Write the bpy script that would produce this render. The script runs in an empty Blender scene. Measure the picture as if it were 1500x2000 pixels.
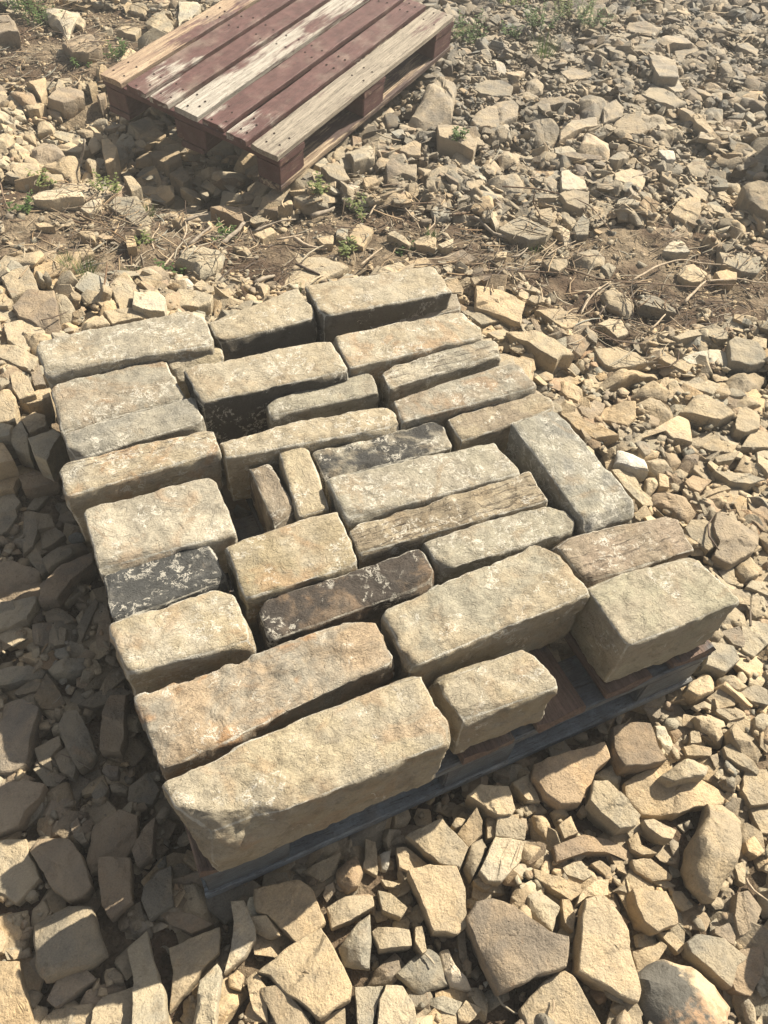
import bpy, bmesh, math, random
import numpy as np
from mathutils import Vector, Matrix, noise

C = bpy.context.scene.collection
scn = bpy.context.scene

# ---------------------------------------------------------------- camera
cam_d = bpy.data.cameras.new('camera')
cam = bpy.data.objects.new('camera', cam_d)
C.objects.link(cam)
cam.matrix_world = Matrix(((0.909939601593307, 0.27200249623135764, -0.3130887469969559, 0),
                           (-0.4086919721421499, 0.7165273126773508, -0.5652959243563794, 0),
                           (0.07057473598089996, 0.6423420056568646, 0.7631618140407328, 1.395),
                           (0, 0, 0, 1)))
cam_d.sensor_fit = 'VERTICAL'
cam_d.sensor_height = 24.0
cam_d.lens = 1523.567 / 2000 * 24.0
cam_d.clip_start = 0.02
cam_d.clip_end = 1000
scn.camera = cam

# ---------------------------------------------------------------- light
SUN_AZ = math.radians(15.0)      # measured from +X towards +Y
SUN_EL = math.radians(44.0)
w = bpy.data.worlds.new('World')
scn.world = w
w.use_nodes = True
nt = w.node_tree
nt.nodes.clear()
wo = nt.nodes.new('ShaderNodeOutputWorld')
bg = nt.nodes.new('ShaderNodeBackground')
sk = nt.nodes.new('ShaderNodeTexSky')
sk.sky_type = 'NISHITA'
sk.sun_disc = False
sk.sun_elevation = SUN_EL
sk.sun_rotation = math.radians(90) - SUN_AZ
sk.dust_density = 2.5
sk.air_density = 1.0
bg.inputs['Strength'].default_value = 0.055
hs = nt.nodes.new('ShaderNodeHueSaturation')      # hazy, milky summer sky
hs.inputs['Saturation'].default_value = 0.38
nt.links.new(sk.outputs[0], hs.inputs['Color'])
nt.links.new(hs.outputs[0], bg.inputs['Color'])
nt.links.new(bg.outputs[0], wo.inputs['Surface'])

sun_d = bpy.data.lights.new('sun', 'SUN')
sun_d.energy = 5.0
sun_d.angle = math.radians(0.53)
sun_d.color = (1.0, 0.915, 0.75)
sun = bpy.data.objects.new('sun', sun_d)
C.objects.link(sun)
sd = Vector((math.cos(SUN_EL) * math.cos(SUN_AZ), math.cos(SUN_EL) * math.sin(SUN_AZ), math.sin(SUN_EL)))
sun.rotation_euler = sd.to_track_quat('Z', 'Y').to_euler()
sun.location = (3, 1, 4)

scn.view_settings.view_transform = 'Standard'
scn.view_settings.look = 'None'
scn.view_settings.exposure = 1.22
scn.view_settings.gamma = 1.0
scn.view_settings.use_curve_mapping = False

# ---------------------------------------------------------------- helpers
def tag(o, label=None, cat=None, group=None, kind=None):
    if label: o['label'] = label
    if cat: o['category'] = cat
    if group: o['group'] = group
    if kind: o['kind'] = kind
    return o

def link(name, me, mat=None, parent=None, loc=None):
    o = bpy.data.objects.new(name, me)
    C.objects.link(o)
    if mat is not None and me is not None and not me.materials: me.materials.append(mat)
    if parent is not None: o.parent = parent
    if loc is not None: o.location = loc
    return o

def mesh_from(name, V, F, smooth=True, sharp=None):
    me = bpy.data.meshes.new(name)
    me.from_pydata([tuple(v) for v in V], [], F)
    me.validate()
    if smooth:
        me.polygons.foreach_set('use_smooth', [True] * len(me.polygons))
        if sharp: me.set_sharp_from_angle(angle=math.radians(sharp))
    me.update()
    return me

def empty(name, loc):
    o = bpy.data.objects.new(name, None)
    o.empty_display_size = 0.1
    C.objects.link(o)
    o.location = loc
    return o

class NT:
    """small helper to write shader trees"""
    def __init__(s, name):
        s.m = bpy.data.materials.new(name)
        s.m.use_nodes = True
        s.t = s.m.node_tree
        s.t.nodes.clear()
        s.out = s.t.nodes.new('ShaderNodeOutputMaterial')
        s.b = s.t.nodes.new('ShaderNodeBsdfPrincipled')
        s.t.links.new(s.b.outputs[0], s.out.inputs['Surface'])
        s.b.inputs['Roughness'].default_value = 0.9
        s.b.inputs['Specular IOR Level'].default_value = 0.25
    def n(s, typ, **k):
        nd = s.t.nodes.new(typ)
        for a, b in k.items(): setattr(nd, a, b)
        return nd
    def l(s, a, b): s.t.links.new(a, b)
    def put(s, v, sock):
        if isinstance(v, (int, float)): sock.default_value = v
        elif isinstance(v, (tuple, list)):
            sock.default_value = tuple(v) + ((1,) if len(v) == 3 and len(sock.default_value) == 4 else ())
        else: s.l(v, sock)
    def coords(s, kind='Object', scale=(1, 1, 1), rot=(0, 0, 0)):
        tc = s.n('ShaderNodeTexCoord')
        mp = s.n('ShaderNodeMapping')
        mp.inputs['Scale'].default_value = scale
        mp.inputs['Rotation'].default_value = rot
        s.l(tc.outputs[kind], mp.inputs['Vector'])
        return mp.outputs[0]
    def noise(s, vec, scale, detail=4, rough=0.55, dist=0.0, color=False):
        nd = s.n('ShaderNodeTexNoise')
        nd.inputs['Scale'].default_value = scale
        nd.inputs['Detail'].default_value = detail
        nd.inputs['Roughness'].default_value = rough
        nd.inputs['Distortion'].default_value = dist
        s.l(vec, nd.inputs['Vector'])
        return nd.outputs['Color' if color else 'Fac']
    def voro(s, vec, scale, feature='F1', out='Distance'):
        nd = s.n('ShaderNodeTexVoronoi', feature=feature)
        nd.inputs['Scale'].default_value = scale
        s.l(vec, nd.inputs['Vector'])
        return nd.outputs[out]
    def ramp(s, v, a, b, lo=0.0, hi=1.0):
        nd = s.n('ShaderNodeMapRange', interpolation_type='SMOOTHSTEP')
        s.put(v, nd.inputs['Value'])
        nd.inputs['From Min'].default_value = a
        nd.inputs['From Max'].default_value = b
        nd.inputs['To Min'].default_value = lo
        nd.inputs['To Max'].default_value = hi
        return nd.outputs[0]
    def mix(s, f, a, b, mode='MIX'):
        nd = s.n('ShaderNodeMix', data_type='RGBA', blend_type=mode)
        s.put(f, nd.inputs[0]); s.put(a, nd.inputs[6]); s.put(b, nd.inputs[7])
        return nd.outputs[2]
    def math(s, op, a, b=0.0, clamp=False):
        nd = s.n('ShaderNodeMath', operation=op, use_clamp=clamp)
        s.put(a, nd.inputs[0]); s.put(b, nd.inputs[1])
        return nd.outputs[0]
    def vadd(s, a, b):
        nd = s.n('ShaderNodeVectorMath', operation='ADD')
        s.put(a, nd.inputs[0]); s.put(b, nd.inputs[1])
        return nd.outputs[0]
    def bump(s, h, dist, strength=1.0, prev=None):
        nd = s.n('ShaderNodeBump')
        nd.inputs['Distance'].default_value = dist
        nd.inputs['Strength'].default_value = strength
        s.put(h, nd.inputs['Height'])
        if prev is not None: s.l(prev, nd.inputs['Normal'])
        return nd.outputs[0]
    def done(s, col, normal=None, rough=None):
        s.put(col, s.b.inputs['Base Color'])
        if normal is not None: s.l(normal, s.b.inputs['Normal'])
        if rough is not None: s.put(rough, s.b.inputs['Roughness'])
        return s.m

# ---------------------------------------------------------------- materials
def rock_material(name, attr=None):
    n = NT(name)
    P = n.n('ShaderNodeNewGeometry').outputs['Position']
    P2 = n.n('ShaderNodeMapping'); P2.inputs['Scale'].default_value = (1, 1, 3.5); n.l(P, P2.inputs['Vector'])
    if attr:
        a = n.n('ShaderNodeAttribute', attribute_name=attr)
        base = a.outputs['Color']
        off = P
    else:
        oi = n.n('ShaderNodeObjectInfo')
        base = oi.outputs['Color']
        off = n.coords('Object')
        off = n.vadd(off, n.math('MULTIPLY', oi.outputs['Random'], 17.0))
    big = n.noise(off, 14, 4, 0.6, 0.4)
    mid = n.noise(off, 55, 6, 0.65)
    fin = n.noise(off, 420, 3, 0.6)
    c = n.mix(n.ramp(big, 0.38, 0.62), n.mix(1.0, base, (0.82, 0.82, 0.82), 'MULTIPLY'), n.mix(1.0, base, (1.12, 1.05, 0.94), 'MULTIPLY'))
    rust = n.noise(off, 22, 3, 0.5, 1.2)
    c = n.mix(n.ramp(rust, 0.62, 0.74, 0, 0.22), c, (0.33, 0.19, 0.10))
    c = n.mix(n.ramp(mid, 0.30, 0.48, 0.42, 0), c, n.mix(1.0, c, (0.45, 0.42, 0.38), 'MULTIPLY'))
    c = n.mix(n.ramp(mid, 0.60, 0.74, 0, 0.45), c, n.mix(1.0, c, (1.35, 1.32, 1.25), 'MULTIPLY'))
    c = n.mix(0.5, c, n.mix(1.0, c, n.mix(n.ramp(fin, 0.3, 0.7), (0.72, 0.72, 0.72), (1.25, 1.25, 1.25)), 'MULTIPLY'))
    lime = n.noise(off, 130, 4, 0.7, 0.6)
    c = n.mix(n.ramp(lime, 0.70, 0.76, 0, 0.55), c, (0.52, 0.47, 0.38))
    b = n.bump(n.noise(off, 34, 6, 0.66), 0.013, 0.65)
    b = n.bump(n.noise(off, 150, 5, 0.7), 0.0045, 0.75, b)
    bed = n.noise(P2.outputs[0], 70, 3, 0.55, 0.3)
    b = n.bump(bed, 0.004, 0.4, b)
    pit = n.voro(off, 95)
    b = n.bump(n.ramp(pit, 0.05, 0.30), 0.0018, 0.45, b)
    dust = n.noise(off, 7, 5, 0.6)
    c = n.mix(n.ramp(dust, 0.40, 0.70, 0, 0.45), c, (0.36, 0.30, 0.215))
    b = n.bump(fin, 0.0012, 0.7, b)
    return n.done(c, b, 0.92)

MAT_ROCK = rock_material('rubble_stone_surface')
MAT_FILL = rock_material('rubble_fill_surface', 'tint')

def soil_material():
    n = NT('dry_soil')
    P = n.n('ShaderNodeNewGeometry').outputs['Position']
    a = n.noise(P, 3.0, 5, 0.6, 0.3); b = n.noise(P, 30, 6, 0.65); f = n.noise(P, 240, 4, 0.7)
    c = n.mix(n.ramp(a, 0.40, 0.60), (0.095, 0.064, 0.043), (0.215, 0.170, 0.118))
    c = n.mix(n.ramp(b, 0.35, 0.65), n.mix(1.0, c, (0.6, 0.58, 0.55), 'MULTIPLY'), n.mix(1.0, c, (1.25, 1.22, 1.18), 'MULTIPLY'))
    c = n.mix(n.ramp(f, 0.62, 0.75, 0, 0.6), c, (0.34, 0.27, 0.18))
    v = n.voro(P, 90)
    bm = n.bump(b, 0.02, 0.8)
    bm = n.bump(n.ramp(v, 0.0, 0.6), 0.006, 0.6, bm)
    bm = n.bump(f, 0.003, 0.8, bm)
    return n.done(c, bm, 0.98)
MAT_SOIL = soil_material()

def block_material(name, c1, c2, dark=0.0, dark_col=(0.035, 0.035, 0.036), white=0.3, stripe=0.0, rust=0.0, along='x', seed=0.0, edge=1.0, side_dark=0.0, cracks=()):
    """dressed walling stone: two tones, soot staining, chalky lime marks, bedding stripes"""
    n = NT(name)
    v = n.coords('Object')
    v = n.vadd(v, (seed * 1.37, seed * 0.71, seed * 2.13))
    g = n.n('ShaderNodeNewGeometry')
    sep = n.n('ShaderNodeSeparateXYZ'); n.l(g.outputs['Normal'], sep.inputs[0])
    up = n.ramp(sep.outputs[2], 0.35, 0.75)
    big = n.noise(v, 9, 5, 0.62, 0.5)
    mid = n.noise(v, 42, 6, 0.68, 0.2)
    fin = n.noise(v, 330, 4, 0.65)
    c = n.mix(n.ramp(big, 0.40, 0.60), c1, c2)
    c = n.mix(n.ramp(mid, 0.32, 0.50, 0.55, 0), c, n.mix(1.0, c, (0.55, 0.53, 0.50), 'MULTIPLY'))
    c = n.mix(n.ramp(mid, 0.56, 0.72, 0, 0.5), c, n.mix(1.0, c, (1.32, 1.30, 1.22), 'MULTIPLY'))
    pt = n.noise(v, 7, 4, 0.6, 0.8)
    c = n.mix(n.ramp(pt, 0.52, 0.68, 0, 0.38), c, (0.41, 0.365, 0.285))
    pt2 = n.noise(v, 10, 4, 0.62, 1.2)
    c = n.mix(n.ramp(pt2, 0.53, 0.68, 0, 0.45), c, (0.27, 0.20, 0.125))
    if rust:
        r = n.noise(v, 12, 3, 0.55, 1.0)
        c = n.mix(n.ramp(r, 0.52, 0.66, 0, rust), c, (0.36, 0.19, 0.08))
    sc = {'x': (1.5, 26, 60), 'y': (26, 1.5, 60)}[along]
    mp = n.n('ShaderNodeMapping'); mp.inputs['Scale'].default_value = sc; n.l(v, mp.inputs['Vector'])
    st = n.noise(mp.outputs[0], 3.2, 3, 0.6, 0.25)
    line = n.ramp(n.math('ABSOLUTE', n.math('SUBTRACT', st, 0.5)), 0.0, 0.035, 1, 0)
    sgate = n.ramp(n.noise(v, 14, 2, 0.5), 0.42, 0.56)
    if stripe:
        c = n.mix(n.math('MULTIPLY', n.math('MULTIPLY', line, sgate), stripe), c, (0.055, 0.040, 0.028))
        c = n.mix(n.ramp(st, 0.42, 0.60, 0, 0.35 * stripe), c, n.mix(1.0, c, (0.62, 0.57, 0.50), 'MULTIPLY'))
    if cracks:
        sp = n.n('ShaderNodeSeparateXYZ'); n.l(n.coords('Object'), sp.inputs[0])
        mw = n.n('ShaderNodeMapping'); mw.inputs['Scale'].default_value = (9, 9, 30); n.l(v, mw.inputs['Vector'])
        wob = n.math('MULTIPLY', n.math('SUBTRACT', n.noise(mw.outputs[0], 1.6, 5, 0.6, 0.6), 0.5), 0.030)
        yy = n.math('ADD', sp.outputs[1 if along == 'x' else 0], wob)
        tot = None
        for i, y0 in enumerate(cracks):
            ln = n.ramp(n.math('ABSOLUTE', n.math('SUBTRACT', yy, y0)), 0.0004, 0.0026, 1, 0)
            gt = n.ramp(n.noise(v, 17 + 5 * i, 3, 0.6), 0.42, 0.52)
            ln = n.math('MULTIPLY', ln, gt)
            tot = ln if tot is None else n.math('MAXIMUM', tot, ln)
        c = n.mix(n.math('MULTIPLY', tot, 0.7), c, (0.060, 0.047, 0.036))
    if dark:
        d = n.noise(v, 13, 6, 0.66, 0.35)
        hi = 0.76 - 0.50 * dark
        c = n.mix(n.math('MULTIPLY', n.ramp(d, hi - 0.07, hi + 0.10), 0.93), c, dark_col)
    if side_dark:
        c = n.mix(n.math('MULTIPLY', n.math('SUBTRACT', 1.0, up), side_dark), c, (0.040, 0.038, 0.036))  # side faces darkened in the colour, for shade as well as staining
    if white:
        wv = n.noise(v, 60, 7, 0.74, 0.7)
        wg = n.noise(v, 16, 3, 0.6, 0.6)
        wm = n.math('MULTIPLY', n.ramp(n.math('ABSOLUTE', n.math('SUBTRACT', wv, 0.56)), 0.016, 0.034, 1, 0), n.ramp(wg, 0.59 - 0.16 * white, 0.66 - 0.14 * white))
        c = n.mix(n.math('MULTIPLY', wm, 0.75), c, (0.60, 0.56, 0.48))
    at = n.n('ShaderNodeAttribute', attribute_name='edge')
    en = n.noise(v, 60, 5, 0.7, 0.4)
    em = n.math('MULTIPLY', n.ramp(n.noise(v, 19, 3, 0.6), 0.40, 0.55, 0.25, 1.0), n.ramp(n.math('ADD', at.outputs['Fac'], n.math('MULTIPLY', n.math('SUBTRACT', en, 0.5), 1.6)), 0.50, 0.85, 0, 0.85 * edge))
    c = n.mix(em, c, (0.50, 0.47, 0.40))
    c = n.mix(0.35, c, n.mix(1.0, c, n.mix(n.ramp(fin, 0.28, 0.72), (0.70, 0.70, 0.70), (1.30, 1.30, 1.30)), 'MULTIPLY'))
    b = n.bump(n.noise(v, 26, 7, 0.68, 0.5), 0.016, 0.75)
    cr = n.math('ABSOLUTE', n.math('SUBTRACT', n.noise(v, 24, 5, 0.6, 0.9), 0.5))
    b = n.bump(n.ramp(cr, 0.0, 0.03), 0.004, 0.55, b)
    rid = n.n('ShaderNodeMapping'); rid.inputs['Scale'].default_value = ((1, 2.2, 4) if along == 'x' else (2.2, 1, 4)); n.l(v, rid.inputs['Vector'])
    b = n.bump(n.noise(rid.outputs[0], 62, 5, 0.7, 0.8), 0.006, 0.75, b)
    b = n.bump(fin, 0.0014, 0.9, b)
    if cracks: b = n.bump(tot, 0.006, -1.0, b)
    if stripe:
        b = n.bump(n.math('MULTIPLY', line, sgate), 0.005, -0.7 * stripe, b)
        b = n.bump(st, 0.010, 0.5 * stripe, b)
    return n.done(c, b, 0.92)

def wood_material(name, kind, raw_a=(0.36, 0.30, 0.23), raw_b=(0.22, 0.18, 0.14), paint=(0.105, 0.030, 0.030), bias=0.5, tip=0.0, dust=0.25, seed=0.0):
    """sawn board: local X runs along the grain; paint worn away in patches and at the near end (x = 0)"""
    n = NT(name)
    v = n.coords('Object')
    v = n.vadd(v, (seed * 3.1, seed * 1.7, seed))
    mp = n.n('ShaderNodeMapping'); mp.inputs['Scale'].default_value = (3, 60, 60); n.l(v, mp.inputs['Vector'])
    gr = n.noise(mp.outputs[0], 1.6, 6, 0.7, 0.6)
    mp2 = n.n('ShaderNodeMapping'); mp2.inputs['Scale'].default_value = (2.2, 9, 9); n.l(v, mp2.inputs['Vector'])
    pat = n.noise(mp2.outputs[0], 1.3, 6, 0.62, 0.3)
    fin = n.noise(v, 260, 4, 0.65)
    raw = n.mix(n.ramp(gr, 0.35, 0.65), raw_b, raw_a)
    pc = n.mix(n.ramp(n.noise(v, 22, 5, 0.6), 0.35, 0.68), paint, n.mix(1.0, paint, (1.5, 1.6, 1.6), 'MULTIPLY'))
    tc = n.n('ShaderNodeTexCoord'); sx = n.n('ShaderNodeSeparateXYZ'); n.l(tc.outputs['Object'], sx.inputs[0])
    t = n.ramp(sx.outputs[0], 0.05, 0.38, tip, 0)
    ed = n.math('ABSOLUTE', n.math('SUBTRACT', n.noise(mp.outputs[0], 3.2, 3, 0.5), 0.5))
    f = n.math('ADD', n.math('ADD', pat, n.math('MULTIPLY', n.math('SUBTRACT', gr, 0.5), 0.30)), t)
    wear = n.ramp(f, bias - 0.05, bias + 0.07)
    c = n.mix(wear, pc, raw)
    c = n.mix(n.ramp(n.noise(v, 48, 5, 0.7), 0.62, 0.78, 0, 0.5), c, (0.06, 0.045, 0.038))
    c = n.mix(n.ramp(n.noise(v, 7, 4, 0.6), 0.5, 0.75, 0, dust), c, (0.42, 0.36, 0.28))
    c = n.mix(0.5, c, n.mix(1.0, c, n.mix(n.ramp(fin, 0.3, 0.7), (0.75, 0.75, 0.75), (1.22, 1.22, 1.22)), 'MULTIPLY'))
    c = n.mix(n.ramp(ed, 0.0, 0.016, 0.75, 0), c, (0.045, 0.032, 0.026))
    b = n.bump(gr, 0.0045, 0.8)
    b = n.bump(n.ramp(ed, 0.0, 0.02), 0.002, 0.7, b)
    b = n.bump(fin, 0.0008, 0.8, b)
    return n.done(c, b, n.ramp(wear, 0, 1, 0.62, 0.88))

# ---------------------------------------------------------------- thin volume added to stand in for lens glare
def veil():
    x0, x1, y0, y1, z0, z1 = -340, 340, -340, 340, -1.2, 1.75
    V = [(x, y, z) for z in (z0, z1) for y in (y0, y1) for x in (x0, x1)]
    F = [(0, 2, 3, 1), (4, 5, 7, 6), (0, 1, 5, 4), (2, 6, 7, 3), (0, 4, 6, 2), (1, 3, 7, 5)]
    me = bpy.data.meshes.new('veil'); me.from_pydata(V, [], F); me.update()
    m = bpy.data.materials.new('lens_veil'); m.use_nodes = True
    t = m.node_tree; t.nodes.clear()
    o = t.nodes.new('ShaderNodeOutputMaterial'); v = t.nodes.new('ShaderNodeVolumePrincipled')
    v.inputs['Color'].default_value = (0.93, 0.93, 0.90, 1)
    v.inputs['Density'].default_value = VEIL
    v.inputs['Anisotropy'].default_value = 0.0
    t.links.new(v.outputs[0], o.inputs['Volume'])
    me.materials.append(m)
    ob = bpy.data.objects.new('veil', me); C.objects.link(ob)
    ob['kind'] = 'stuff'; ob['label'] = 'added haze in the sunlit air over the whole yard'
VEIL = 0.012
veil()

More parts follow.
